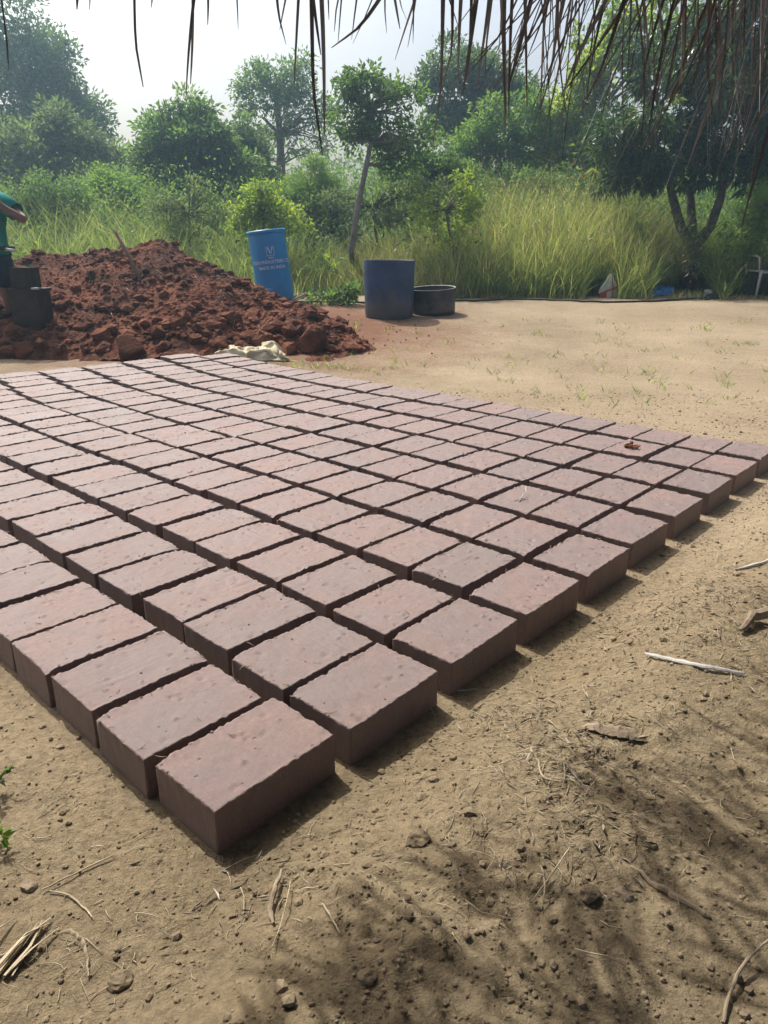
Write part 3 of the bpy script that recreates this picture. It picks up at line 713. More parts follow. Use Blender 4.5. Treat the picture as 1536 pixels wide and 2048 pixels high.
J = [((0, 0, hip), (.15, .115)), ((0, 0, hip + .16), (.14, .10)), ((0, 0, sh_z - .2), (.165, .115)), ((0, 0, sh_z - .03), (.13, .09)), ((0, -.01, sh_z + .07), .06), ((0, -.02, sh_z + .13), .062), ((0, -.03, sh_z + .22), .098), ((0, -.02, sh_z + .31), .075),
     ((sR[0] - .03, 0, sh_z - .03), .062), ((sR[0] * .5 + el[0] * .5, -.07, (sh_z - .03 + el[2]) / 2), .048), (el, .043), ((el[0] * .5 + hd[0] * .5, -.22, el[2] * .5 + hd[2] * .5), .04), (hd, .028),
     ((-.19, 0, sh_z - .03), .062), ((-.27, -.02, sh_z - .2), .047), ((-.32, -.03, sh_z - .36), .042), ((-.31, -.12, sh_z - .5), .034), ((-.30, -.19, sh_z - .6), .028),
     ((.09, 0, hip - .08), .09), ((.115, -.02, hip * .55), .062), ((.12, .02, hip * .3), .052), ((.12, .03, .09), .036), ((.12, -.10, .035), .035), ((.12, -.17, .028), .028),
     ((-.09, 0, hip - .08), .09), ((-.10, -.03, hip * .55), .062), ((-.11, .01, hip * .3), .052), ((-.11, .03, .09), .036), ((-.12, -.10, .035), .035), ((-.12, -.17, .028), .028)]
Ed = [(0, 1), (1, 2), (2, 3), (3, 4), (4, 5), (5, 6), (6, 7), (3, 8), (8, 9), (9, 10), (10, 11), (11, 12), (3, 13), (13, 14), (14, 15), (15, 16), (16, 17), (0, 18), (18, 19), (19, 20), (20, 21), (21, 22), (22, 23), (0, 24), (24, 25), (25, 26), (26, 27), (27, 28), (28, 29)]
def finger(root, tip_dir, spread):
    base = len(J)
    J.append((tuple(np.array(root) + np.array(tip_dir) * .045 + np.array(spread)), .0095)); J.append((tuple(np.array(root) + np.array(tip_dir) * .075 + np.array(spread) * 1.1 + np.array([0, .012, -.008])), .0088)); J.append((tuple(np.array(root) + np.array(tip_dir) * .095 + np.array(spread) * 1.1 + np.array([0, .03, -.015])), .0078))
    return base
for (ri, dirv, sp) in ((12, (-1, 0, .25), (0, 0, 1)), (17, (.1, -.4, -1), (1, 0, 0))):
    for q in (-.03, -.01, .01, .03):
        b0 = finger(J[ri][0], dirv, np.array(sp) * q); Ed += [(ri, b0), (b0, b0 + 1), (b0 + 1, b0 + 2)]
    t0 = len(J); th = np.array(J[ri][0])
    J.append((tuple(th + np.array(sp) * .04 + np.array(dirv) * .012), .011)); J.append((tuple(th + np.array(sp) * .055 + np.array(dirv) * .04), .009)); Ed += [(ri, t0), (t0, t0 + 1)]
skin_mesh('body', J, Ed, M['skin'], per)
# hair, ears and face
MB().lathe([(.0, .105), (.05, .098), (.085, .07), (.102, .02), (.100, -.03), (.085, -.055)], 24, 1.1).build('hair', M['hair'], per).location = (0, -.012, sh_z + .245)
for sx in (-1, 1):
    MB().tube([(sx * .098, -.02, sh_z + .19), (sx * .108, -.012, sh_z + .215), (sx * .10, -.01, sh_z + .24)], [.01, .015, .01], 8).build('ear', M['skin'], per)
    MB().lathe([(0, -.011), (.009, -.006), (.012, 0), (.009, .006), (0, .011)], 12).build('eye', M['hair'], per).location = (sx * .034, -.122, sh_z + .225)
MB().tube([(0, -.125, sh_z + .225), (0, -.145, sh_z + .19), (0, -.12, sh_z + .178)], [.010, .017, .008], 8).build('nose', M['skin'], per)
MB().tube([(-.026, -.108, sh_z + .15), (0, -.122, sh_z + .149), (.026, -.108, sh_z + .15)], [.005, .009, .005], 8).build('mouth', M['hair'], per)
def loft(rings, n=28):
    """rings: (cx, cy, z, rx, ry)"""
    vs = []; fs = []
    for (cx, cy, z, rx, ry) in rings:
        for k in range(n):
            t = 2 * math.pi * k / n; vs.append((cx + rx * math.cos(t), cy + ry * math.sin(t), z + .01 * math.sin(3 * t + z * 20)))
    for i in range(len(rings) - 1):
        for k in range(n):
            a = i * n + k; b = i * n + (k + 1) % n; fs.append((a, b, b + n, a + n))
    return vs, fs
wz = L(0, 500)[2]
vs, fs = loft([(0, 0, wz - .05, .215, .155), (0, 0, wz + .06, .195, .145), (0, -.005, wz + .2, .20, .145), (0, -.005, sh_z - .18, .225, .15), (0, 0, sh_z - .06, .225, .135), (0, 0, sh_z + .01, .17, .11), (0, 0, sh_z + .05, .09, .08)])
sh = MB().add(vs, fs)
dl = Vector(J[9][0]) - Vector(J[8][0])
sh.tube([Vector(J[8][0]) - dl * .25, Vector(J[8][0]) + dl * .2, Vector(J[8][0]) + dl * 1.05], [.088, .092, .085], 16, cap=False)
dr = Vector(J[14][0]) - Vector(J[13][0])
sh.tube([Vector(J[13][0]) - dr * .25, Vector(J[13][0]) + dr * .3, Vector(J[13][0]) + dr * 1.1], [.085, .09, .086], 16, cap=False)
sh.build('t_shirt', M['teal'], per).modifiers.new('t', 'SOLIDIFY').thickness = .006
hem = L(0, 572)[2]
so2 = MB()
vs, fs = loft([(0, 0, hip - .1, .21, .16), (0, 0, hip, .205, .155), (0, 0, wz + .02, .19, .145)]); so2.add(vs, fs)
for sx in (-1, 1):
    vs, fs = loft([(sx * .125, -.02, hem, .13, .135), (sx * .115, -.01, (hem + hip) / 2, .115, .13), (sx * .10, 0, hip + .0, .11, .135)]); so2.add(vs, fs)
so2.build('shorts', M['navy'], per).modifiers.new('t', 'SOLIDIFY').thickness = .006

# ================================================================== plants
def leaves(P, D, size, asp, rng, tint=None, fold=.25, droop=0.0):
    """one folded diamond per leaf. P base (n,3), D direction (n,3), size (n,)"""
    n = len(P); D = D + np.array([0, 0, -droop]); D = D / np.linalg.norm(D, axis=1, keepdims=True)
    q = rng.normal(size=(n, 3)); S = np.cross(D, q); S /= np.linalg.norm(S, axis=1, keepdims=True) + 1e-9
    N = np.cross(S, D); s = size[:, None]
    V = np.empty((n, 4, 3))
    V[:, 0] = P; V[:, 1] = P + D * s * .45 + S * s * asp * .5 + N * s * asp * fold
    V[:, 2] = P + D * s - N * s * .08; V[:, 3] = P + D * s * .45 - S * s * asp * .5 + N * s * asp * fold
    F = np.arange(n * 4).reshape(n, 4)
    return V.reshape(-1, 3), F, (rng.random(n) if tint is None else tint)
def ell(px, py, rx, ry, Yd, dr=None):
    c = at(px, py, Yd); k = np.linalg.norm(ray(px, py)) / F_PX * Yd / ray(px, py)[1]
    k = Yd / ray(px, py)[1] / F_PX
    return (c, rx * k, (dr if dr else (rx + ry) / 2 * .9) * k if dr is None else dr, ry * k)
def crown_points(ells, ncl, nleaf, clr, rng, shell=.45):
    """clump centres through the ellipsoids, leaves round each clump"""
    lob = []
    for e in ells:
        lob.append((e[0], e[1] * .7, e[2] * .7, e[3] * .7))
        for _ in range(7):
            d = rng.normal(size=3) + np.array([0, 0, .35]); d /= np.linalg.norm(d); f = rng.uniform(.2, .5)
            lob.append((e[0] + d * np.array(e[1:]) * rng.uniform(.65, 1.12), e[1] * f, e[2] * f, e[3] * f))
    ells = lob
    vol = np.array([e[1] * e[2] * e[3] for e in ells]) ** .62; pick = rng.choice(len(ells), ncl, p=vol / vol.sum())
    d = rng.normal(size=(ncl, 3)); d /= np.linalg.norm(d, axis=1, keepdims=True)
    rr = rng.uniform(shell, 1, ncl) ** .6
    C = np.array([ells[k][0] for k in pick]); Rr = np.array([[ells[k][1], ells[k][2], ells[k][3]] for k in pick])
    cc = C + d * Rr * rr[:, None]
    cl = clr * rng.uniform(.4, 1.15, ncl)
    per = np.maximum(3, (nleaf / ncl * (cl / clr) ** 2).astype(int))
    own = np.repeat(np.arange(ncl), per); n = len(own)
    q = rng.normal(size=(n, 3)); q /= np.linalg.norm(q, axis=1, keepdims=True)
    r = rng.random(n) ** .5
    P = cc[own] + q * (r * cl[own])[:, None] * np.array([1, 1, .72])
    D = q * .8 + d[own] * .5 + rng.normal(size=(n, 3)) * .5
    tn = np.clip(rng.random(ncl)[own] * .65 + rng.random(n) * .4, 0, 1)
    return cc, P, D, tn
def plant(name, label, cat, ells, base, ncl, nleaf, clr, ll, asp, mat, seed, trunk=None, bark='bark', group=None, droop=.2, limbs=26, shell=.45, tr=None, cname='crown', forks=None):
    rng = np.random.default_rng(seed)
    base = np.array(base, float); root = empty(name, base); tag(root, label, cat, group)
    if cat in ('tree', 'shrub'): ncl, nleaf, clr, ll = int(ncl * 1.7), int(nleaf * 2.0), clr * .68, ll * (.58 if name != 'mango_tree' else .9)
    cc, P, D, tn = crown_points(ells, ncl, nleaf, clr, rng, shell)
    V, F, t = leaves(P, D, ll * rng.uniform(.4, 1.45, len(P)), asp, rng, tn, droop=droop)
    link(cname, np_mesh(cname, V - base, F, M[mat], False, t), root)
    tb = MB(); tr = tr or .12
    if forks is None:
        top = np.mean([e[0] for e in ells], 0) if trunk is None else np.array(trunk[-1], float)
        path = [base - np.array([0, 0, .1])] + ([np.array(p, float) for p in trunk] if trunk else [base * .6 + top * .4 + rng.normal(size=3) * .1, top])
        tb.tube([p - base for p in path], list(np.linspace(tr, tr * .45, len(path))), 10)
        starts = [(p, tr * .4) for p in path[1:]]
    else:
        starts = []
        for fk in forks:
            fk = [np.array(p, float) for p in fk]
            tb.tube([p - base for p in fk], list(np.linspace(tr * .66, tr * .3, len(fk))), 10); starts += [(fk[-1], tr * .3), (fk[-2], tr * .3)]
        f0 = np.array(forks[0][0], float)
        tb.tube([base - base - np.array([0, 0, .1]), (f0 - base) * .5 + np.array([.015, 0, 0]), f0 - base + np.array([0, 0, .03])], [tr * 1.25, tr, tr * .95], 12)
    for k in rng.choice(len(cc), min(limbs, len(cc)), replace=False):
        e = cc[k]; j = int(np.argmin([np.linalg.norm(s[0] - e) + (2 if s[0][2] > e[2] + .3 else 0) for s in starts])); s, r0 = starts[j]
        mid = s * .5 + e * .5 + np.array([0, 0, .12 * np.linalg.norm(e - s)]) + rng.normal(size=3) * .06 * np.linalg.norm(e - s)
        tb.tube([s - base, mid - base, e - base], [r0 * .55, r0 * .34, r0 * .12], 5, cap=False)
    tb.build('trunk' if cat == 'tree' else 'stems', M[bark], root)
    return root
def G(px, Yd):
    x = at(px, 500, Yd)[0]; return (x, Yd, float(macro(x, Yd)))
TR = 'trees beyond the grass'
plant('tree', 'tallest dark broad-crowned tree at the far left', 'tree', [ell(50, 170, 110, 115, 26), ell(125, 200, 70, 85, 26), ell(-60, 130, 110, 110, 26), ell(160, 245, 50, 45, 26), ell(60, 280, 110, 50, 26)], G(40, 26), 330, 17000, .75, .26, .5, 'leaf_dark', 1, tr=.35, group=TR)
plant('tree', 'paler green spreading tree in front of the tallest tree at far left', 'tree', [ell(60, 295, 95, 62, 20), ell(150, 310, 75, 45, 20), ell(205, 315, 38, 28, 20), ell(-40, 300, 90, 70, 20), ell(60, 360, 140, 40, 20)], G(90, 20), 230, 13000, .55, .22, .42, 'leaf_grey', 2, tr=.2, group=TR)
plant('tree', 'dense round-topped tree left of the slender tall tree', 'tree', [ell(385, 290, 75, 70, 17.5), ell(330, 300, 55, 55, 17.5), ell(455, 330, 55, 60, 17.5), ell(390, 235, 35, 28, 17.5), ell(395, 370, 105, 55, 17.5), ell(310, 345, 40, 40, 17.5)], G(400, 17.5), 300, 17000, .45, .2, .42, 'leaf_mid', 3, tr=.22, group=TR)
plant('tree', 'dark tree between the round tree and slender tree', 'tree', [ell(505, 320, 45, 65, 19), ell(520, 390, 50, 50, 19), ell(470, 400, 50, 45, 19)], G(505, 19), 130, 7500, .5, .2, .42, 'leaf_dark', 4, tr=.16, group=TR)
plant('tree', 'tall slender see-through tree with a thin forked trunk', 'tree', [ell(530, 150, 48, 46, 23), ell(590, 160, 42, 48, 23), ell(500, 205, 36, 36, 23), ell(625, 230, 38, 42, 23), ell(560, 210, 60, 45, 23), ell(600, 285, 55, 40, 23), ell(520, 280, 38, 32, 23)], G(562, 23), 190, 6200, .45, .2, .42, 'leaf_mid', 5, trunk=[at(562, 330, 23), at(560, 270, 23), at(552, 190, 23)], tr=.15, limbs=60, shell=.3, bark='bark', group=TR)
b7 = gpt(706, 556)
b7[2] = float(macro(b7[0], b7[1]))
plant('tree', 'leafy tree with a leaning bare trunk behind the dark blue drum', 'tree', [ell(725, 195, 58, 48, 13), ell(785, 225, 52, 45, 13), ell(695, 245, 38, 38, 13), ell(760, 270, 62, 42, 13), ell(835, 280, 38, 45, 13), ell(690, 180, 30, 30, 13), ell(790, 330, 60, 30, 13.2)], (b7[0], b7[1], b7[2]), 190, 4300, .26, .15, .5, 'leaf_mid', 6,
      trunk=[at(703, 500, 12.6), at(716, 410, 12.7), at(733, 330, 12.8), at(742, 285, 12.9), at(738, 225, 13)], tr=.062, limbs=110, bark='pale_bark', shell=.35, group=TR)
sb = MB().tube([at(722, 392, 12.75), at(690, 340, 12.8), at(655, 290, 12.9)], [.03, .022, .01], 6)
plant('tree', 'dark tree showing behind the hanging thatch, right of the leaning one', 'tree', [ell(925, 140, 75, 45, 21), ell(875, 180, 45, 50, 21), ell(985, 175, 60, 50, 21), ell(900, 245, 50, 36, 21), ell(960, 250, 50, 40, 21), ell(1040, 220, 50, 50, 21)], G(920, 21), 210, 11500, .55, .22, .42, 'leaf_dark', 7, tr=.2, limbs=40, group=TR)
plant('tree', 'bright green bushy tree right of centre above the tall grass', 'tree', [ell(990, 265, 75, 55, 18), ell(1060, 250, 55, 50, 18), ell(930, 300, 45, 45, 18), ell(1010, 330, 90, 45, 18), ell(1000, 390, 90, 45, 18)], G(1000, 18), 220, 13000, .38, .16, .45, 'leaf_light', 8, tr=.16, group=TR)
plant('tree', 'lower green tree between the leaning trunk and the bright bushy tree', 'tree', [ell(870, 325, 50, 35, 15), ell(915, 350, 50, 35, 15), ell(840, 345, 35, 32, 15)], G(880, 15), 110, 6500, .3, .14, .45, 'leaf_mid', 9, tr=.1, group=TR)
plant('tree', 'yellow-green large-leaved tree left of and behind the mango tree', 'tree', [ell(1200, 140, 55, 75, 18.5), ell(1140, 225, 50, 65, 18.5), ell(1260, 90, 80, 80, 18.5), ell(1180, 270, 75, 60, 18.5), ell(1110, 300, 40, 50, 18.5), ell(1330, 40, 100, 60, 18.5), ell(1160, 350, 80, 50, 18.5), ell(1250, 330, 60, 60, 18.5)], G(1190, 18.5), 250, 9500, .46, .22, .6, 'leaf_lime', 10, tr=.13, limbs=45, group=TR)
# mango tree close by on the right
bm = gpt(1384, 582); bm[2] = float(macro(bm[0], bm[1])); YM = bm[1]
fk = at(1386, 497, YM)
plant('mango_tree', 'dark mango tree with a three-forked trunk at the right', 'tree', [ell(1320, 270, 120, 75, YM - .2), ell(1450, 230, 110, 110, YM - .3), ell(1225, 310, 75, 55, YM - .1), ell(1400, 110, 130, 90, YM), ell(1530, 150, 90, 150, YM), ell(1500, 330, 90, 55, YM - .2), ell(1290, 345, 90, 32, YM - .3), ell(1400, 340, 110, 40, YM - .1), ell(1600, 280, 100, 110, YM), ell(1220, 365, 50, 16, YM - .3)], bm, 420, 17000, .3, .2, .24, 'leaf_mango', 11, tr=.15, limbs=80, droop=.8, shell=.25, bark='bark',
      forks=[[fk, at(1362, 455, YM), at(1345, 395, YM), at(1335, 340, YM - .05), at(1310, 290, YM)], [fk, at(1383, 440, YM + .1), at(1380, 380, YM + .15), at(1400, 300, YM + .2)], [fk, at(1420, 455, YM - .05), at(1440, 400, YM - .1), at(1455, 330, YM - .1), at(1500, 260, YM)]], group=TR)
mg = [o for o in bpy.data.objects if o.name == 'mango_tree'][0]
rngm = np.random.default_rng(77)
for nm, px, py, n, mt in (('young_leaves', 1190, 340, 26, 'grass_yellow'), ('young_leaves', 1166, 345, 4, 'red_leaf'), ('old_leaf', 1233, 287, 1, 'yellow_leaf'), ('old_leaf', 1275, 290, 1, 'yellow_leaf'), ('young_leaves', 1345, 195, 18, 'leaf_lime'), ('young_leaves', 1430, 150, 18, 'leaf_lime')):
    c = at(px, py, YM - .75); P = np.repeat(c[None], n, 0) + rngm.normal(size=(n, 3)) * .03
    D = rngm.normal(size=(n, 3)) * np.array([.9, .5, .25]) + np.array([0, 0, -.15])
    V, F, t = leaves(P, D, rngm.uniform(.12, .2, n) * (.55 if n < 8 else 1), .22, rngm, droop=.4)
    link(nm, np_mesh(nm, V - np.array(bm), F, M[mt], False, t), mg)

SH = 'shrubs along the back of the grass'
plant('shrub', 'big rounded shrub draped in creepers behind the red heap', 'shrub', [ell(125, 430, 78, 62, 14.5), ell(90, 410, 60, 50, 14.5), ell(160, 460, 60, 45, 14.5), ell(60, 450, 60, 50, 14.5)], G(125, 14.5), 260, 12000, .22, .10, .5, 'leaf_mid', 20, tr=.06, group=SH, cname='foliage', shell=.75)
plant('shrub', 'pale feathery shrub left of the leaning trunk', 'shrub', [ell(620, 360, 55, 46, 15), ell(590, 400, 60, 50, 15), ell(660, 400, 50, 42, 15)], G(620, 15), 220, 15000, .24, .085, .3, 'leaf_light', 21, tr=.06, group=SH, cname='foliage')
plant('shrub', 'yellow-flecked shrub behind the light blue drum', 'shrub', [ell(520, 400, 42, 34, 13), ell(500, 440, 45, 40, 13), ell(560, 440, 45, 40, 13)], G(520, 13), 120, 3600, .2, .10, .6, 'leaf_lime', 22, tr=.04, group=SH, cname='foliage', limbs=40)
plant('shrub', 'twiggy grey-green shrub left of the yellow-flecked one', 'shrub', [ell(335, 420, 40, 50, 13.2), ell(420, 420, 40, 55, 13.4), ell(380, 450, 50, 40, 13.3)], G(345, 13.2), 120, 3200, .2, .09, .5, 'leaf_grey', 23, tr=.04, group=SH, cname='foliage', limbs=70)
plant('shrub', 'soft green shrub between the draped shrub and round-topped tree', 'shrub', [ell(235, 390, 60, 45, 16), ell(280, 420, 60, 50, 16), ell(200, 370, 45, 35, 16)], G(250, 16), 180, 9000, .3, .11, .5, 'leaf_light', 24, tr=.06, group=SH, cname='foliage')
plant('shrub', 'bright leafy creeper shrub above the black half drum', 'shrub', [ell(850, 420, 42, 45, 12.6), ell(900, 440, 55, 60, 12.7), ell(925, 400, 40, 40, 12.8)], G(885, 12.7), 130, 1700, .2, .12, .55, 'leaf_lime', 25, tr=.04, group=SH, cname='foliage', limbs=40)
plant('shrub', 'brownish-green scrub behind the leaning trunk', 'shrub', [ell(700, 420, 60, 45, 14.4), ell(790, 410, 60, 42, 14.4), ell(850, 390, 60, 36, 14.4), ell(650, 440, 50, 40, 14.4)], G(760, 14.4), 220, 9500, .26, .10, .4, 'leaf_grey', 26, tr=.05, group=SH, cname='foliage', limbs=60)
plant('shrub', 'dark scrub along the back of the yellow tall grass', 'shrub', [ell(960, 385, 60, 36, 16.5), ell(1050, 375, 70, 40, 16.5), ell(1140, 380, 70, 45, 16.5), ell(1240, 400, 70, 55, 16.5)], G(1080, 16.5), 230, 10500, .28, .11, .42, 'leaf_mid', 27, tr=.05, group=SH, cname='foliage', limbs=40)
plant('shrub', 'feathery bamboo-like shrub right of the mango trunk', 'shrub', [ell(1510, 420, 42, 50, 12.3), ell(1560, 400, 50, 70, 12.3), ell(1480, 465, 45, 40, 12.3), ell(1540, 480, 60, 50, 12.3)], G(1515, 12.3), 170, 9500, .22, .10, .16, 'leaf_light', 28, tr=.04, group=SH, cname='foliage', limbs=50, droop=.4)
gb = gpt(655, 583)
plant('young_plant', 'small bright green plant growing between the two upright drums', 'plant', [ell(652, 545, 26, 22, gb[1] + .1), ell(640, 515, 14, 16, gb[1] + .1), ell(668, 560, 22, 16, gb[1] + .05)], gb, 46, 620, .11, .085, .55, 'leaf_lime', 30, tr=.012, cname='foliage', limbs=30)
gb = gpt(680, 612)
plant('creeper', 'low dark green creeper sprawling in front of the small bright plant', 'plant', [ell(655, 598, 42, 10, gb[1] + .1), ell(695, 590, 32, 14, gb[1] + .15)], gb, 60, 1000, .1, .07, .6, 'leaf_mid', 31, tr=.008, cname='foliage', limbs=20)
# tangled undergrowth filling in between the shrubs
rngu = np.random.default_rng(41); Pu = []
for k in range(900):
    px = rngu.uniform(-350, 1900); Yd = rngu.uniform(14.2, 17.5)
    c = at(px, rngu.uniform(375, 490) + 22 * math.sin(px * .013), Yd); q = rngu.normal(size=(64, 3)) * np.array([.28, .28, .24]) * rngu.uniform(.6, 1.5); Pu.append(c + q)
Pu = np.concatenate(Pu); tu = np.clip(np.repeat(rngu.random(900), 64) * .7 + rngu.random(len(Pu)) * .35, 0, 1)
V, F, t = leaves(Pu, rngu.normal(size=Pu.shape), rngu.uniform(.035, .09, len(Pu)), .45, rngu, tu)
tag(link('undergrowth', np_mesh('undergrowth', V, F, M['leaf_light'], False, t)), 'tangled green undergrowth between the shrubs and trees', 'undergrowth', kind='stuff')
# distant wood closing the horizon
rngw = np.random.default_rng(40); Pw = []
for k in range(230):
    px = rngw.uniform(-500, 2100); Yd = rngw.uniform(30, 38)
    c = at(px, rngw.uniform(345, 430) - 12 * math.sin(px * .011), Yd); q = rngw.normal(size=(240, 3)) * np.array([.9, .8, .7]); Pw.append(c + q)
Pw = np.concatenate(Pw); Dw = rngw.normal(size=Pw.shape)
V, F, t = leaves(Pw, Dw, rngw.uniform(.12, .28, len(Pw)), .6, rngw)
tag(link('distant_wood', np_mesh('distant_wood', V, F, M['leaf_mid'], False, t)), 'distant belt of trees closing the view behind the shrubs', 'wood', kind='stuff')

# ------------------------------------------------------------------ grass
def gpt2_(px, py):
    d = ray(px, py); y = 6.0
    for _ in range(12): y = .5 * y + .5 * min(max((float(macro(0, y)) - CAM_Z) / d[2] * d[1], .3), 40)
    return np.array([d[0] * y / d[1], y, 0.0])
def clear_far(x, y):
    u = (x - ORG[0]) * UD[0] + (y - ORG[1]) * UD[1]; v = (x - ORG[0]) * VD[0] + (y - ORG[1]) * VD[1]
    return ((u > NI * PA + .15) | (v < -.02)) & ((x > .6) | (y < 6.6))
def blades(P, h, w, lean, rng, seg=4, bend=.5):
    n = len(P); az = rng.uniform(0, 6.283, n); d = np.stack([np.cos(az), np.sin(az), np.zeros(n)], -1); fz = rng.uniform(0, 6.283, n)
    s = np.stack([np.cos(fz), np.sin(fz), np.zeros(n)], -1)
    V = np.empty((n, (seg + 1) * 2, 3)); b = bend * rng.uniform(.2, 1.2, n)
    for k in range(seg + 1):
        t = k / seg
        c = P + d * (h * (lean * t + b * t ** 2.4))[:, None]; c[:, 2] += h * (t - .42 * b * t ** 3)
        ww = w * (1 - t ** 1.8) + .0008
        V[:, 2 * k] = c - s * ww[:, None] / 2; V[:, 2 * k + 1] = c + s * ww[:, None] / 2
    base = (np.arange(n) * (seg + 1) * 2)[:, None]
    F = np.concatenate([base + np.array([2 * k, 2 * k + 1, 2 * k + 3, 2 * k + 2])[None] for k in range(seg)], 1).reshape(-1, 4)
    return V.reshape(-1, 3), F, np.repeat(np.clip(rng.random(n), 0, 1), seg)
def grass_front(px):
    """depth where the grass begins for a photo column"""
    return np.interp(px, [-400, 560, 640, 760, 870, 900, 1536, 2200], [12.0, 11.4, 12.3, 12.1, 11.4, PIPE_Y + .16, PIPE_Y + .2, PIPE_Y + .3])
PIPE_Y = float(np.mean([q[1] for q in pts_pipe[8:]]))
def field(n, x0, x1, d0, d1, hf, rng, clump=9, cr=.16, pw=1.0):
    nc = n // clump; px = rng.uniform(x0, x1, nc); Yd = grass_front(px) + d0 + (d1 - d0) * rng.random(nc) ** pw
    x = (px - 768) / F_PX * Yd * 1.03
    C = np.stack([x, Yd], -1); own = np.repeat(np.arange(nc), clump)
    Q = C[own] + rng.normal(size=(len(own), 2)) * cr
    P = np.column_stack([Q, macro(Q[:, 0], Q[:, 1]) - .01])
    h = hf(px[own], Yd[own] - grass_front(px[own])) * rng.uniform(.55, 1.15, len(own)) * np.repeat(rng.uniform(.75, 1.2, nc), clump)
    return P, h
CLEAR = []
def put_grass(name, lab, P, h, w, mat, rng, lean=.12, bend=.45):
    keep = np.ones(len(P), bool)
    for (cx, cy, cr, hmax) in CLEAR:       # nothing tall stands in front of these
        m_ = (np.abs(P[:, 0] - cx * P[:, 1] / cy) < cr) & (P[:, 1] < cy); keep &= ~(m_ & (h > hmax))
    P, h, w = P[keep], h[keep], w[keep]
    V, F, t = blades(P, h, w, lean * rng.uniform(0, 2, len(P)), rng, 3, bend)
    tag(link(name, np_mesh(name, V, F, M[mat], False, t)), lab, 'grass', kind='stuff')
rg = np.random.default_rng(50)
CLEAR += [(sack.location[0], sack.location[1] + .38, .26, .06), (gpt(1325, 587)[0], gpt(1325, 587)[1] + .10, .14, .07), (bm[0], bm[1] + .05, .36, .24), (ch.location[0], ch.location[1] + .1, .48, .12), (gpt(1428, 596)[0], gpt(1428, 596)[1] + .08, .13, .06)]
hy_ = lambda px, d: (.8 + .4 * vnoise(px * .03, d * 2.0, 5)) * np.interp(px, [800, 900, 960, 1150, 1250, 1340], [.7, 1.1, 1.38, 1.38, 1.15, .8]) * np.interp(d, [0, .8, 2], [.5, .85, 1.25])
P, h = field(32000, 800, 1340, .35, 3.8, hy_, rg, 5, .2); put_grass('tall_grass', 'tall yellow-green sunlit grass in the middle of the verge', P, h, np.full(len(P), .0085), 'grass_yellow', rg, .12, .45)
tp = P[::6] + np.column_stack([rg.normal(size=(len(P[::6]), 2)) * .06, h[::6] * rg.uniform(.75, 1.08, len(P[::6]))])
V, F, t = leaves(tp, rg.normal(size=tp.shape) * np.array([.5, .5, .2]) + np.array([0, 0, .5]), rg.uniform(.05, .13, len(tp)), .16, rg)
tag(link('seed_heads', np_mesh('seed_heads', V, F, M['grass_dry'], False, t)), 'pale seed heads above the tall yellow-green grass', 'seed heads', kind='stuff')
hg = lambda px, d: np.interp(px, [-300, 300, 500, 620, 760, 900, 1000, 1200, 1300, 1700], [1.25, 1.3, 1.15, .95, .95, 1.15, 1.1, 1.2, .9, 1.1]) * np.interp(d, [0, .4, 1.2, 3], [.28, .6, .95, 1.3])
P, h = field(62000, -350, 1900, .02, 4.5, hg, rg, pw=1.3); put_grass('green_grass', 'green rank grass covering the verge from left to right', P, h, rg.uniform(.006, .013, len(P)), 'grass_green', rg, .2, .7)
P, h = field(9000, 1230, 1700, 1.1, 4.0, lambda px, d: .75 + .25 * d, rg); put_grass('bright_grass', 'bright green grass standing behind the mango trunk', P, h, rg.uniform(.010, .02, len(P)), 'grass_bright', rg, .18, .6)
P, h = field(5200, 880, 1900, .0, 1.4, lambda px, d: .55 + .35 * d, rg, 7, .08); put_grass('broad_grass', 'broad-bladed arching grass at the front of the verge', P, h, rg.uniform(.007, .013, len(P)), 'grass_green', rg, .28, .85)
P, h = field(5000, 560, 900, .1, 2.6, lambda px, d: np.interp(px, [560, 700, 760, 900], [.5, .6, .95, .6]) * np.interp(d, [0, 1, 2], [.6, 1, 1.2]), rg); put_grass('brown_grass', 'dry brownish grass around the leaning trunk', P, h, np.full(len(P), .010), 'grass_dry', rg, .15, .5)
P, h = field(9000, 560, 1900, -.12, .35, lambda px, d: .10 + .12 * np.clip(d + .1, 0, 1), rg, 10, .07); put_grass('grass_fringe', 'short dry grass fringe beside the black pipe', P, h, np.full(len(P), .007), 'grass_dry', rg, .5, 1.0)
# leafy weeds mixed in
Pc, _ = field(5200, -350, 1900, .4, 4, lambda px, d: np.ones_like(px), rg, 13, .12)
hh = rg.uniform(.1, 1.0, len(Pc)) * np.interp(Pc[:, 1], [11, 13, 16], [.5, 1.1, 1.5]); Pc[:, 2] += hh
for (cx, cy, cr, hmax) in CLEAR: Pc = Pc[~((np.abs(Pc[:, 0] - cx * Pc[:, 1] / cy) < cr) & (Pc[:, 1] < cy))]
V, F, t = leaves(Pc, rg.normal(size=Pc.shape) + np.array([0, 0, .2]), rg.uniform(.06, .14, len(Pc)), .5, rg)
tag(link('weeds', np_mesh('weeds', V, F, M['leaf_mid'], False, t)), 'leafy green weeds growing among the grass', 'weeds', kind='stuff')
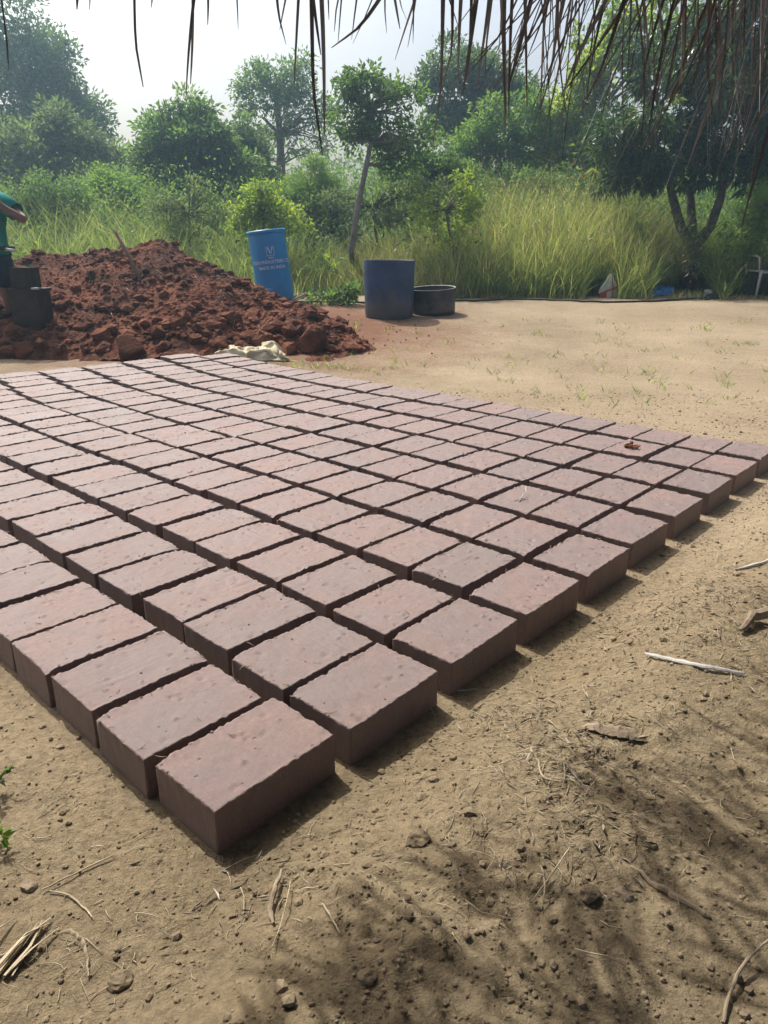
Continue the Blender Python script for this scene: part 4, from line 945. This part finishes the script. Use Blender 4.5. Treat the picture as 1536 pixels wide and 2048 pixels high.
# sprigs of grass on the bare yard
P, hh = [], []
for k in range(170):
    px, py = rg.uniform(560, 1600), 640 + 190 * rg.random() ** 1.3
    if py > 720 + (px - 560) * .16: continue
    g = gpt(px, py); n = rg.integers(3, 9)
    if k % 3 == 0: n += 6
    for _ in range(n): P.append(g + np.array([rg.normal() * .035, rg.normal() * .05, -.004])); hh.append(rg.uniform(.025, .09))
for (px, py, n, hmax) in ((590, 733, 20, .1), (640, 735, 26, .12), (680, 738, 30, .13), (560, 728, 12, .08), (740, 742, 12, .08), (1150, 775, 10, .07), (1335, 768, 16, .06), (935, 785, 16, .06), (1070, 785, 20, .07), (1240, 690, 18, .08), (1250, 655, 14, .08)):
    g = gpt(px, py)
    for _ in range(n): P.append(g + np.array([rg.normal() * .06, rg.normal() * .06, -.004])); hh.append(rg.uniform(.3, 1) * hmax)
P = np.array(P); hh = np.array(hh)
V, F, t = blades(P, hh, np.full(len(P), .006), np.full(len(P), .5), rg, 4, .9)
tag(link('grass_sprigs', np_mesh('grass_sprigs', V, F, M['grass_green'], False, t)), 'sparse little sprigs of grass on the bare yard', 'grass', kind='stuff')
P = []
for k in range(800):
    g = gpt2_(rg.uniform(500, 1700), 612 + 260 * rg.random() ** 1.2); P.append(g)
P = np.array(P); P = P[(P[:, 1] < 10.4) & clear_far(P[:, 0], P[:, 1])]; P[:, 2] = H(P[:, 0], P[:, 1]) + .004
V, F, t = leaves(P, rg.normal(size=P.shape) * np.array([1, 1, .3]), rg.uniform(.010, .04, len(P)), .22, rg)
tag(link('yard_litter', np_mesh('yard_litter', V, F, M['litter'], False, t)), 'small dry bits of litter on the bare yard', 'litter', kind='stuff')
# two leafy bits at the left frame edge near the front row
for (px, py, lab, s) in ((-6, 1590, 'bluish green leafy seedling at the left edge below the front row', 5), (-4, 1695, 'bright green seedling at the left edge, lower of two', 6)):
    g = gpt(px, py)
    plant('seedling', lab, 'plant', [((g + np.array([0, 0, .035])), .016, .016, .014)], g, 9, 40, .012, .022, .5, 'leaf_light' if s == 6 else 'leaf_grey', 60 + s, trunk=[g + np.array([0, 0, .012]), g + np.array([.002, 0, .03])], tr=.0015, cname='foliage', limbs=8)
# dead branches lying behind the blue drum
rngb = np.random.default_rng(62)
for k, (a, b, lab) in enumerate((((585, 603), (650, 578), 'bleached branch lying right of the light blue drum'), ((583, 596), (606, 590), 'short curved dead branch touching the light blue drum'), ((575, 598), (628, 592), 'thin dead branch under the bleached one by the drum'))):
    A, B = gpt(*a), gpt(*b); mid = (A + B) / 2 + np.array([0, 0, .05])
    tag(MB().tube([A + [0, 0, .02], mid, B + [0, 0, .04]], [.018, .015, .008], 7).build('dead_branch', M['straw']), lab, 'branch')
# overhead wire
wp = [at(-500, 480, 27), at(200, 405, 27), at(420, 363, 27), at(640, 330, 27), at(760, 317, 27), at(900, 322, 27), at(1200, 330, 27), at(1900, 330, 27)]
tag(MB().tube(wp, .012, 5).build('overhead_wire', M['wire']), 'thin overhead wire strung in front of the far trees', 'wire')

# ================================================================== foreground litter
rg = np.random.default_rng(90)
def seen_ground(n, x0, x1, y0, y1, pw=1.0):
    out = []
    for _ in range(n):
        out.append(gpt2(rg.uniform(x0, x1), y0 + (y1 - y0) * rg.random() ** pw))
    return out
def gpt2(px, py):
    d = ray(px, py); t = -CAM_Z / d[2]; x, y = d[0] * t, d[1] * t
    return np.array([x, y, 0.0])
def clear_of_blocks(x, y, m=.012):
    u = (x - ORG[0]) * UD[0] + (y - ORG[1]) * UD[1]; v = (x - ORG[0]) * VD[0] + (y - ORG[1]) * VD[1]
    return (u < -m) | (v < -m) | (u > NI * PA + .05) | (v > NJ * PB)
xy = np.column_stack([rg.uniform(-1.6, 2.9, 60000), .55 + 5.0 * rg.random(60000) ** 1.6])
ok = clear_of_blocks(xy[:, 0], xy[:, 1]) & (np.abs(xy[:, 0]) < .62 * xy[:, 1] + .35)
v_ = (xy[:, 0] - ORG[0]) * VD[0] + (xy[:, 1] - ORG[1]) * VD[1]
dens = np.where(v_ < 0, 1.0, .55) * (.25 + 1.1 * fbm(xy[:, 0] * 2.2, xy[:, 1] * 2.2, 33, 3) ** 1.5)
xy = xy[ok & (rg.random(len(xy)) < dens)][:13000]
sz = rg.choice([.0028, .0045, .007, .011], len(xy), p=[.72, .22, .05, .01]) * rg.uniform(.6, 1.3, len(xy))
zz = H(xy[:, 0], xy[:, 1])
V, Fc = scatter_rocks(np.column_stack([xy, zz + sz * .3]), sz, ROCKS0, rg, .7)
tag(link('soil_crumbs', np_mesh('soil_crumbs', V, Fc, M['clod'])), 'crumbs of dry soil scattered over the near ground', 'soil', kind='stuff')
# dry straw and leaf shreds
P, L_, nst = [], [], 0
st = MB()
spots = [(1300, 1290, 150, 60, 120), (1130, 1560, 110, 120, 130), (1420, 1330, 120, 120, 90), (1000, 1450, 120, 70, 60), (1250, 1500, 300, 300, 170), (1000, 1750, 350, 200, 120), (200, 1900, 150, 120, 80), (560, 1720, 300, 200, 80), (100, 1640, 150, 120, 40), (1450, 1150, 150, 120, 90)]
for (cx, cy, sx, sy, n) in spots:
    for _ in range(int(n * (1.5 if cx > 900 else .75))):
        px, py = cx + rg.normal() * sx * .75, cy + rg.normal() * sy * .6
        if py < 1020 or py > 2120: continue
        g = gpt2(px, py); x, y = g[0], g[1]
        if not clear_of_blocks(x, y, .02): continue
        a = rg.uniform(0, 6.283); Ln = rg.choice([.02, .04, .07, .11], p=[.55, .3, .12, .03]) * rg.uniform(.6, 1.3); cv = rg.normal() * .25
        pts = []
        for t in (0, .33, .66, 1):
            xx = x + math.cos(a + cv * t * 2) * Ln * t; yy = y + math.sin(a + cv * t * 2) * Ln * t
            pts.append((xx, yy, float(H(xx, yy)) + .002 + .012 * t * (1 - t) * rg.random() + (.010 * rg.random() if Ln > .06 else 0)))
        r = rg.uniform(.0004, .0010)
        st.tube(pts, [r, r, r * .9, r * .5], 4, flat=rg.uniform(.3, 1))
tag(st.build('dry_straw', M['straw']), 'scattered shreds of dry straw on the near ground', 'straw', kind='stuff')
# grass straws and small sprigs on the block tops and rims
st = MB()
for k in range(420):
    o = BLOCKS[rg.integers(0, NI), min(NJ - 2, int(rg.integers(0, NJ) * rg.random() ** .6))]
    lx, ly = rg.uniform(-BL / 2, BL / 2), rg.uniform(-BW / 2, BW / 2)
    if rg.random() < .6:
        if rg.random() < .5: ly = -BW / 2 * rg.choice([-1, 1])
        else: lx = -BL / 2 * rg.choice([-1, 1])
    c, s = math.cos(o.rotation_euler[2]), math.sin(o.rotation_euler[2])
    x, y = o.location[0] + c * lx - s * ly, o.location[1] + s * lx + c * ly; z = o.location[2] + BH * o.scale[2] + .001
    a = rg.uniform(0, 6.28); Ln = rg.uniform(.008, .035); r = rg.uniform(.0005, .0011)
    st.tube([(x, y, z), (x + math.cos(a) * Ln * .5, y + math.sin(a) * Ln * .5, z + .004 * rg.random()), (x + math.cos(a) * Ln, y + math.sin(a) * Ln, z + .008 * rg.random() - .001)], [r, r, r * .5], 4)
tag(st.build('chaff', M['twig']), 'bits of chaff and fibre stuck on the mud blocks', 'chaff', kind='stuff')
# crumbs on block tops and along their rims
pos, siz = [], []
for (i, j), o in BLOCKS.items():
    c, s = math.cos(o.rotation_euler[2]), math.sin(o.rotation_euler[2])
    for _ in range(26 if i + j < 9 else 10):
        t = rg.uniform(-.5, .5); e = rg.random()
        if e < .42: lx, ly = t * BL, rg.choice([-1, 1]) * (BW / 2 - .001)
        elif e < .75: lx, ly = rg.choice([-1, 1]) * (BL / 2 - .001), t * BW
        else: lx, ly = rg.uniform(-.48, .48) * BL, rg.uniform(-.48, .48) * BW
        r = rg.uniform(.0012, .0038) * (1.3 if i + j > 9 else 1)
        pos.append((o.location[0] + c * lx - s * ly, o.location[1] + s * lx + c * ly, o.location[2] + BH * o.scale[2] + r * .2)); siz.append(r)
V, Fc = scatter_rocks(pos, siz, ROCKS0, rg, .7)
tag(link('mud_crumbs', np_mesh('mud_crumbs', V, Fc, M['block'])), 'crumbs of mud along the rims of the blocks', 'mud', kind='stuff')
# single finds
def stick(name, pix, rad, mat, lab, cat, lift=.006, n=8, flat=1.0):
    pts = []
    for k, q in enumerate(pix):
        g = gpt(*q[:2]); pts.append((g[0], g[1], g[2] + lift + (q[2] if len(q) > 2 else 0)))
    rs = np.random.default_rng(int(pix[0][0] * 7 + pix[0][1])); q = []; rr = []; m_ = len(pts) - 1; P_ = [np.array(p_) for p_ in pts]
    for k in range(m_ * 5 + 1):
        t = k / 5; i0 = min(int(t), m_ - 1); f_ = t - i0; p0, p1, p2, p3 = P_[max(i0 - 1, 0)], P_[i0], P_[i0 + 1], P_[min(i0 + 2, m_)]
        c = .5 * (2 * p1 + (p2 - p0) * f_ + (2 * p0 - 5 * p1 + 4 * p2 - p3) * f_ ** 2 + (3 * p1 - p0 - 3 * p2 + p3) * f_ ** 3)
        r_ = rad[i0] * (1 - f_) + rad[i0 + 1] * f_; q.append(c + rs.normal(size=3) * r_ * .18); rr.append(r_ * rs.uniform(.62, .95))
    tag(MB().tube(q, rr, n, flat=flat).build(name, M[mat], None, False), lab, cat)
stick('reed_splint', [(1290, 1312), (1350, 1326), (1420, 1342), (1488, 1352)], [.004, .0075, .007, .004], 'pale_twig', 'pale split reed lying on the soil right of the blocks', 'reed', .008, flat=.5)
stick('dry_stalk', [(1468, 1142), (1500, 1136), (1545, 1120)], [.004, .006, .006], 'pale_twig', 'pale dry stalk at the right edge, above the split reed', 'stalk', .006)
def chip(name, a, b, wid, mat, lab, cat, seed, n=22):
    A, B = gpt(*a), gpt(*b); rs = np.random.default_rng(seed); d = B - A; Ln = np.linalg.norm(d); d = d / Ln; sd_ = np.array([-d[1], d[0], 0]); sd_ /= np.linalg.norm(sd_)
    vs = []
    for k in range(n):
        t = k / (n - 1); ww = wid * (math.sin(math.pi * min(1, max(.06, t))) ** .45) * .5
        for q, zz_ in ((-1, 0), (-.35, .6), (.3, .75), (1, .1)):
            e = ww * q * rs.uniform(.75, 1.1); c = A + d * (Ln * t + rs.normal() * .004) + sd_ * e
            vs.append((c[0], c[1], float(H(c[0], c[1])) + .003 + wid * .28 * zz_ * rs.uniform(.6, 1.2)))
    fs = [(4 * k + q, 4 * k + q + 1, 4 * k + q + 5, 4 * k + q + 4) for k in range(n - 1) for q in range(3)]
    o = MB().add(vs, fs).build(name, M[mat], None, False); o.modifiers.new('t', 'SOLIDIFY').thickness = .004
    tag(o, lab, cat)
stick('root', [(1262, 1735), (1300, 1765), (1345, 1795), (1420, 1835)], [.003, .006, .007, .005], 'twig', 'thick bent brown root lying in the dappled shade', 'root', .004)
stick('twig', [(1536, 1900, .02), (1490, 1935, .012), (1462, 1985, .006), (1445, 2050)], [.002, .0028, .0032, .0035], 'twig', 'curved brown twig at the lower right corner', 'twig', .004)
stick('dry_stalk', [(84, 1785), (150, 1752), (228, 1715)], [.0016, .002, .0014], 'straw', 'long straight straw stalk at lower left', 'stalk', .006)
stick('dry_stalk', [(100, 1785), (140, 1795), (172, 1822), (185, 1838)], [.0014, .002, .002, .001], 'straw', 'curved straw stalk touching the straight one at lower left', 'stalk', .004)
stick('dry_leaf', [(110, 1872, .0), (150, 1880, .012), (172, 1905, .008), (178, 1958)], [.001, .005, .005, .002], 'straw', 'curled tan leaf strip at the lower left', 'leaf', .004, flat=.3)
chip('bark_chip', (1166, 1460), (1284, 1484), .030, 'twig', 'flat grey bark chip in the middle of the right-hand soil', 'bark chip', 3)
sp = MB(); rs = np.random.default_rng(8)
for k in range(9):
    o_ = rs.normal(size=2) * 13; A, B = gpt(-30 + o_[0] + rs.uniform(0, 40), 1972 + o_[1] - rs.uniform(0, 30)), gpt(78 + o_[0] * .5 + rs.normal() * 14, 1850 + o_[1] * .5 + rs.normal() * 14)
    mid = (A + B) / 2 + rs.normal(size=3) * .006; r_ = rs.uniform(.002, .0055)
    sp.tube([A + [0, 0, .006], mid + [0, 0, .012], B + [0, 0, .006]], [r_, r_, r_ * .3], 5, flat=.45)
tag(sp.build('wood_splinters', M['straw'], None, False), 'bundle of frayed wood splinters at the lower left corner', 'splinters')
stick('dead_root', [(565, 1752, .012), (552, 1795, .014), (540, 1830, .006), (548, 1852)], [.003, .006, .006, .003], 'twig', 'dark brown dead root below the nearest block', 'root', .004)
stick('dry_stalk', [(583, 1770), (565, 1850), (545, 1905)], [.0012, .0014, .001], 'straw', 'thin straw stalk beside the dark dead root', 'stalk', .012)
stick('dry_stalk', [(645, 1812), (665, 1845), (680, 1872)], [.0016, .0022, .001], 'straw', 'short tan stalk right of the dark dead root', 'stalk', .006)
stick('dry_stalk', [(817, 1400, .02), (845, 1405, .015), (862, 1428, .004), (870, 1442)], [.0012, .0024, .002, .001], 'straw', 'bent pale stalk leaning beside the second right-edge block', 'stalk', .01)
stick('dry_stalk', [(880, 1385), (920, 1384), (955, 1380)], [.0012, .0024, .001], 'pale_twig', 'small white stalk at the foot of the second right-edge block', 'stalk', .004)
stick('dead_branch', [(1480, 1265), (1505, 1248, .015), (1545, 1240, .02)], [.006, .016, .018], 'twig', 'dark stub of dead wood at the right edge', 'branch', .006)
stick('dry_stalk', [(1075, 1530), (1085, 1565), (1120, 1575)], [.0015, .0022, .001], 'straw', 'bleached straw in the dark patch of litter', 'stalk', .014)
stick('dry_stalk', [(1080, 1745, .01), (1088, 1790, .015), (1082, 1825)], [.0015, .0022, .001], 'straw', 'upright bent straw left of the bent brown root', 'stalk', .006)
stick('dry_stalk', [(1062, 1815), (1110, 1755, .008), (1138, 1705)], [.001, .0018, .001], 'straw', 'slanting straw crossing the upright bent straw', 'stalk', .012)
# weeds: dry brush patch of fine dark litter
lv = []
for (cx, cy, n, s) in ((1130, 1590, 200, 70), (1340, 1280, 220, 90), (1060, 1470, 120, 60), (500, 1760, 60, 120), (1180, 1760, 140, 120), (1460, 1380, 120, 100)):
    for _ in range(n):
        g = gpt2(cx + rg.normal() * s, cy + rg.normal() * s * .6); x, y = g[0], g[1]
        if clear_of_blocks(x, y, .02): lv.append((x, y, float(H(x, y)) + .002 + .008 * rg.random()))
lv = np.array(lv); D = rg.normal(size=lv.shape) * np.array([1, 1, .25])
V, F, t = leaves(lv, D, rg.uniform(.008, .030, len(lv)), .2, rg)
tag(link('leaf_litter', np_mesh('leaf_litter', V, F, M['litter'], False, t)), 'dry leaf litter in patches right of the blocks', 'litter', kind='stuff')
# pebbles one can pick out
for k, (px, py, rp, mt, lab) in enumerate(((840, 1682, 22, 'clod', 'smooth tan stone in the lower middle of the soil'), (1180, 1790, 20, 'clod', 'pinkish stone left of the bent brown root'), (1245, 1792, 17, 'twig', 'dark stone beside the bent brown root'), (58, 1775, 16, 'twig', 'dark brown clod beside the straight straw at lower left'), (240, 1965, 22, 'clod', 'grey stone near the bottom left'), (120, 1495, 8, 'twig', 'small dark clod left of the front row'), (735, 1955, 16, 'clod', 'grey-green stone near the bottom middle'), (1300, 1690, 12, 'clod', 'small round pebble right of the middle'), (85, 1455, 7, 'twig', 'tiny dark clod left of the front row'))):
    g = gpt(px, py); s = rp / F_PX * math.hypot(g[1], CAM_Z)
    v, f = rock_vf(np.random.default_rng(500 + k), 2); v = v * (1 + .3 * (fbm(v[:, 0] * 3 + k, v[:, 1] * 3 + v[:, 2] * 2, k, 3)[:, None] - .5)) * s * np.array([1.0, .85, .65])
    o = link('stone', np_mesh('stone', v, f, M[mt], False)); o.location = g + np.array([0, 0, s * .15]); tag(o, lab, 'stone')
# lumps and straw on particular blocks
def on_block(i, j, fx, fy):
    o = BLOCKS[i, j]; c, s = math.cos(YAW), math.sin(YAW); lx, ly = fx * BL, fy * BW
    return np.array([o.location[0] + c * lx - s * ly, o.location[1] + s * lx + c * ly, o.location[2] + BH * o.scale[2]])
p = on_block(8, 2, .0, .1); V, Fc = scatter_rocks([p + np.array([rg.normal() * .02, rg.normal() * .02, .006 + .008 * rg.random()]) for _ in range(22)], rg.uniform(.006, .016, 22), ROCKS0, rg)
o = link('mud_lump', np_mesh('mud_lump', V - p, Fc, M['red_earth'])); o.location = p; tag(o, 'crumbly lump of mud lying on top of one block near the far right', 'mud lump')
p = on_block(5, 2, -.1, 0)
tag(MB().tube([p + [-.01, -.03, .003], p + [.0, .0, .006], p + [.03, .05, .02], p + [.035, .09, .03]], [.0015, .0025, .002, .0012], 5).tube([p + [-.03, -.02, .003], p + [.0, .0, .007], p + [.03, -.01, .004]], [.001, .003, .001], 5).build('dry_straw_sprig', M['pale_twig']), 'pale curved straw lying across one block on the right', 'straw')

# ================================================================== thatch overhead
rt_ = empty('thatch_roof', (0, 0, 1.7))
tag(rt_, 'grey-brown palm thatch eave hanging over the top of the picture', 'thatch roof')
rg = np.random.default_rng(123)
OFF = np.array([0, 0, 1.7])
def strand(px0, py0, px1, py1, wpx, bend=0.0, tw=None, dY=0.0, slope=0.0):
    """palm strip from a start pixel above the frame to its tip, hanging at the eave's depth"""
    Y0 = 1.98
    for _ in range(6): Y0 = 1.98 + .4 * at(px0, 60, Y0)[0]
    Y0 += dY
    A = at(px0, py0, Y0); B = at(px1, py1, Y0 + slope)
    L_ = np.linalg.norm(B - A); w = wpx / F_PX * Y0 * 1.08
    tw = rg.uniform(0, 3.14) if tw is None else tw
    side = np.array([math.cos(tw), math.sin(tw), 0]); d = (B - A) / L_
    bn = np.cross(d, np.array([0, 1.0, 0])); vs = []; n = 6
    keel = np.cross(side, d) * w * .22; kink = rg.normal() * .16 if rg.random() < .3 else 0
    for k in range(n + 1):
        t = k / n; c = A + (B - A) * t + bn * (bend * L_ * math.sin(t * math.pi * .9) * .5 + kink * L_ * max(0, t - .62))
        ww = w * (1 - .55 * t ** 8) * (1 - .4 * t) * .40
        s2 = side * math.cos(t * .8) + np.array([-side[1], side[0], 0]) * math.sin(t * .8)
        vs += [c - s2 * ww - OFF, c + keel * (1 - t) - OFF, c + s2 * ww - OFF]
    fs = []
    for k in range(n):
        a = 3 * k; fs += [(a, a + 1, a + 4, a + 3), (a + 1, a + 2, a + 5, a + 4)]
    me = bpy.data.meshes.new('strand'); me.from_pydata([tuple(q) for q in vs], [], fs); me.update(); me.materials.append(M['highlight_thatch'] if rg.random() < .3 else M['thatch'])
    return link('strand', me, rt_)
NAMED = [(268, -60, 276, 173, 8), (310, -60, 303, 15, 6), (395, -60, 373, 190, 9), (385, -60, 380, 168, 8), (415, -60, 416, 50, 7), (470, -60, 476, 60, 6), (160, -60, 150, 18, 12), (180, -60, 179, 20, 5), (-5, -60, 22, 140, 6), (20, -60, 22, 8, 5),
         (548, -60, 565, 90, 9), (600, -60, 588, 170, 8), (585, -60, 560, 60, 6), (622, -60, 627, 310, 11), (640, -60, 645, 270, 12), (622, -40, 642, 110, 9), (655, -60, 658, 40, 5), (690, -60, 660, 60, 5), (688, -60, 676, 88, 5), (720, -60, 700, 78, 6),
         (790, -50, 676, 108, 13), (770, -60, 713, 92, 4), (771, -60, 768, 66, 6), (780, -60, 800, 58, 8), (790, -60, 808, 52, 7), (828, -60, 826, 88, 9), (850, -60, 790, 120, 8), (840, -60, 815, 95, 4), (887, -60, 880, 300, 14), (905, -60, 905, 190, 12), (925, -60, 915, 200, 12), (960, -60, 925, 190, 14), (945, -60, 935, 170, 10), (985, -60, 950, 180, 10), (880, -60, 930, 90, 9), (990, -60, 960, 210, 9), (1010, -60, 1005, 230, 10)]
for (a, b, c, d, wd) in NAMED: strand(a, b, c, d, wd * .82, rg.normal() * .02, rg.uniform(-.5, .5), rg.uniform(-.05, .05))
# the dense fringe on the right: many hang, many sweep down to the left
for k in range(185):
    px = 1000 + 760 * rg.random() ** .85
    dens = (px - 1000) / 600
    if rg.random() < .42:
        ln = rg.uniform(100, 300) + 170 * dens * rg.random(); tx = px + rg.normal() * 18 - 8; ty = ln
    else:
        ln = rg.uniform(130, 340) + 150 * dens * rg.random(); ang = rg.uniform(.2, .85); tx = px - ln * math.tan(ang) * .75; ty = ln * rg.uniform(.75, 1.05)
    if tx < 1010 and ty > 230: ty *= .7
    strand(px, -70 - 30 * rg.random(), tx, ty, rg.choice([3, 5, 8, 11], p=[.4, .35, .2, .05]), rg.normal() * .05, rg.uniform(-.8, .8), rg.uniform(-.35, .12), rg.uniform(-.1, .1))
# unseen shorter thatch ends above the frame, added to cast dappled shade
fr = MB()
for k in range(110):
    bx = rg.uniform(-.9, 1.5); by = 1.80 + .40 * bx + rg.uniform(-.22, .32); bdx, bdy = rg.normal() * .07 - .02, rg.normal() * .05
    for _ in range(rg.integers(5, 13)):
        x, y = bx + rg.normal() * .016, by + rg.normal() * .016; z = rg.uniform(1.74, 1.92)
        low = CAM_Z + y * math.tan(R(15.6)) + .012; Ln = max(.03, (z - low) * rg.uniform(.6, 1.0))
        dx, dy = bdx + rg.normal() * .02, bdy + rg.normal() * .02; w_ = rg.uniform(.008, .020); a = rg.uniform(0, 3.14); sx, sy = math.cos(a) * w_ / 2, math.sin(a) * w_ / 2
        fr.add([(x - sx, y - sy, z - 1.7), (x + sx, y + sy, z - 1.7), (x + dx + sx * .8, y + dy + sy * .8, z - Ln * .7 - 1.7), (x + dx - sx * .8, y + dy - sy * .8, z - Ln * .7 - 1.7), (x + dx * 1.4, y + dy * 1.4, z - Ln - 1.7)], [(0, 1, 2, 3), (3, 2, 4)])
tag(fr.build('shade_fringe', M['thatch'], rt_), kind='stuff')
# unseen roof cover over the camera, enlarged to darken block sides, and its eave pole
n1, n2 = 90, 30
xs = np.linspace(-5.0, 5.5, n1); tt = np.linspace(0, 1, n2); S, T = np.meshgrid(xs, tt)
yy = (1.68 + .38 * np.clip(S, -2.6, 2.6)) * (1 - T) + T * (-4.5); back = .20
zz = 1.86 + T * 2.1 + .05 * fbm(S * 6, T * 14, 5, 3) + .02 * vnoise(S * 40, T * 3, 8)
yy = yy + .12 * (vnoise(S * 9, T * 2, 3) - .5)
id3 = np.arange(n1 * n2).reshape(n2, n1); Fq = np.stack([id3[:-1, :-1], id3[:-1, 1:], id3[1:, 1:], id3[1:, :-1]], -1).reshape(-1, 4)
cv = link('cover', np_mesh('cover', np.stack([S, yy, zz], -1).reshape(-1, 3) - OFF, Fq, M['thatch'], True), rt_)
cv.modifiers.new('t', 'SOLIDIFY').thickness = .12
MB().tube([(-2.6, .66, .11), (0, 1.64, .125), (3.4, 2.9, .11)], .035, 10).build('eave_pole', M['handle'], rt_)
for x in (-2.4, 3.3):
    y = 1.64 + .37 * x; h0 = float(H(x, y))
    MB().tube([(x, y, h0 - 1.75), (x + .03, y, -.7), (x, y, .03)], [.06, .055, .05], 10).build('post', M['handle'], rt_)

# ================================================================== haze; density and blue tint also stand in for lens veil
hb = MB().box((0, 15, 7.4), (64, 76, 17)).build('haze', bpy.data.materials.new('haze_air'), None, False)
hm = hb.data.materials[0]; hm.use_nodes = True; hm.node_tree.nodes.clear()
ho = hm.node_tree.nodes.new('ShaderNodeOutputMaterial'); hv = hm.node_tree.nodes.new('ShaderNodeVolumePrincipled')
hv.inputs['Color'].default_value = (.52, .80, 1.0, 1); hv.inputs['Density'].default_value = .0044; hv.inputs['Anisotropy'].default_value = .6
hm.node_tree.links.new(hv.outputs[0], ho.inputs['Volume'])
tag(hb, 'thin pale haze in the air over the yard, also imitating lens veil', 'haze', kind='stuff')
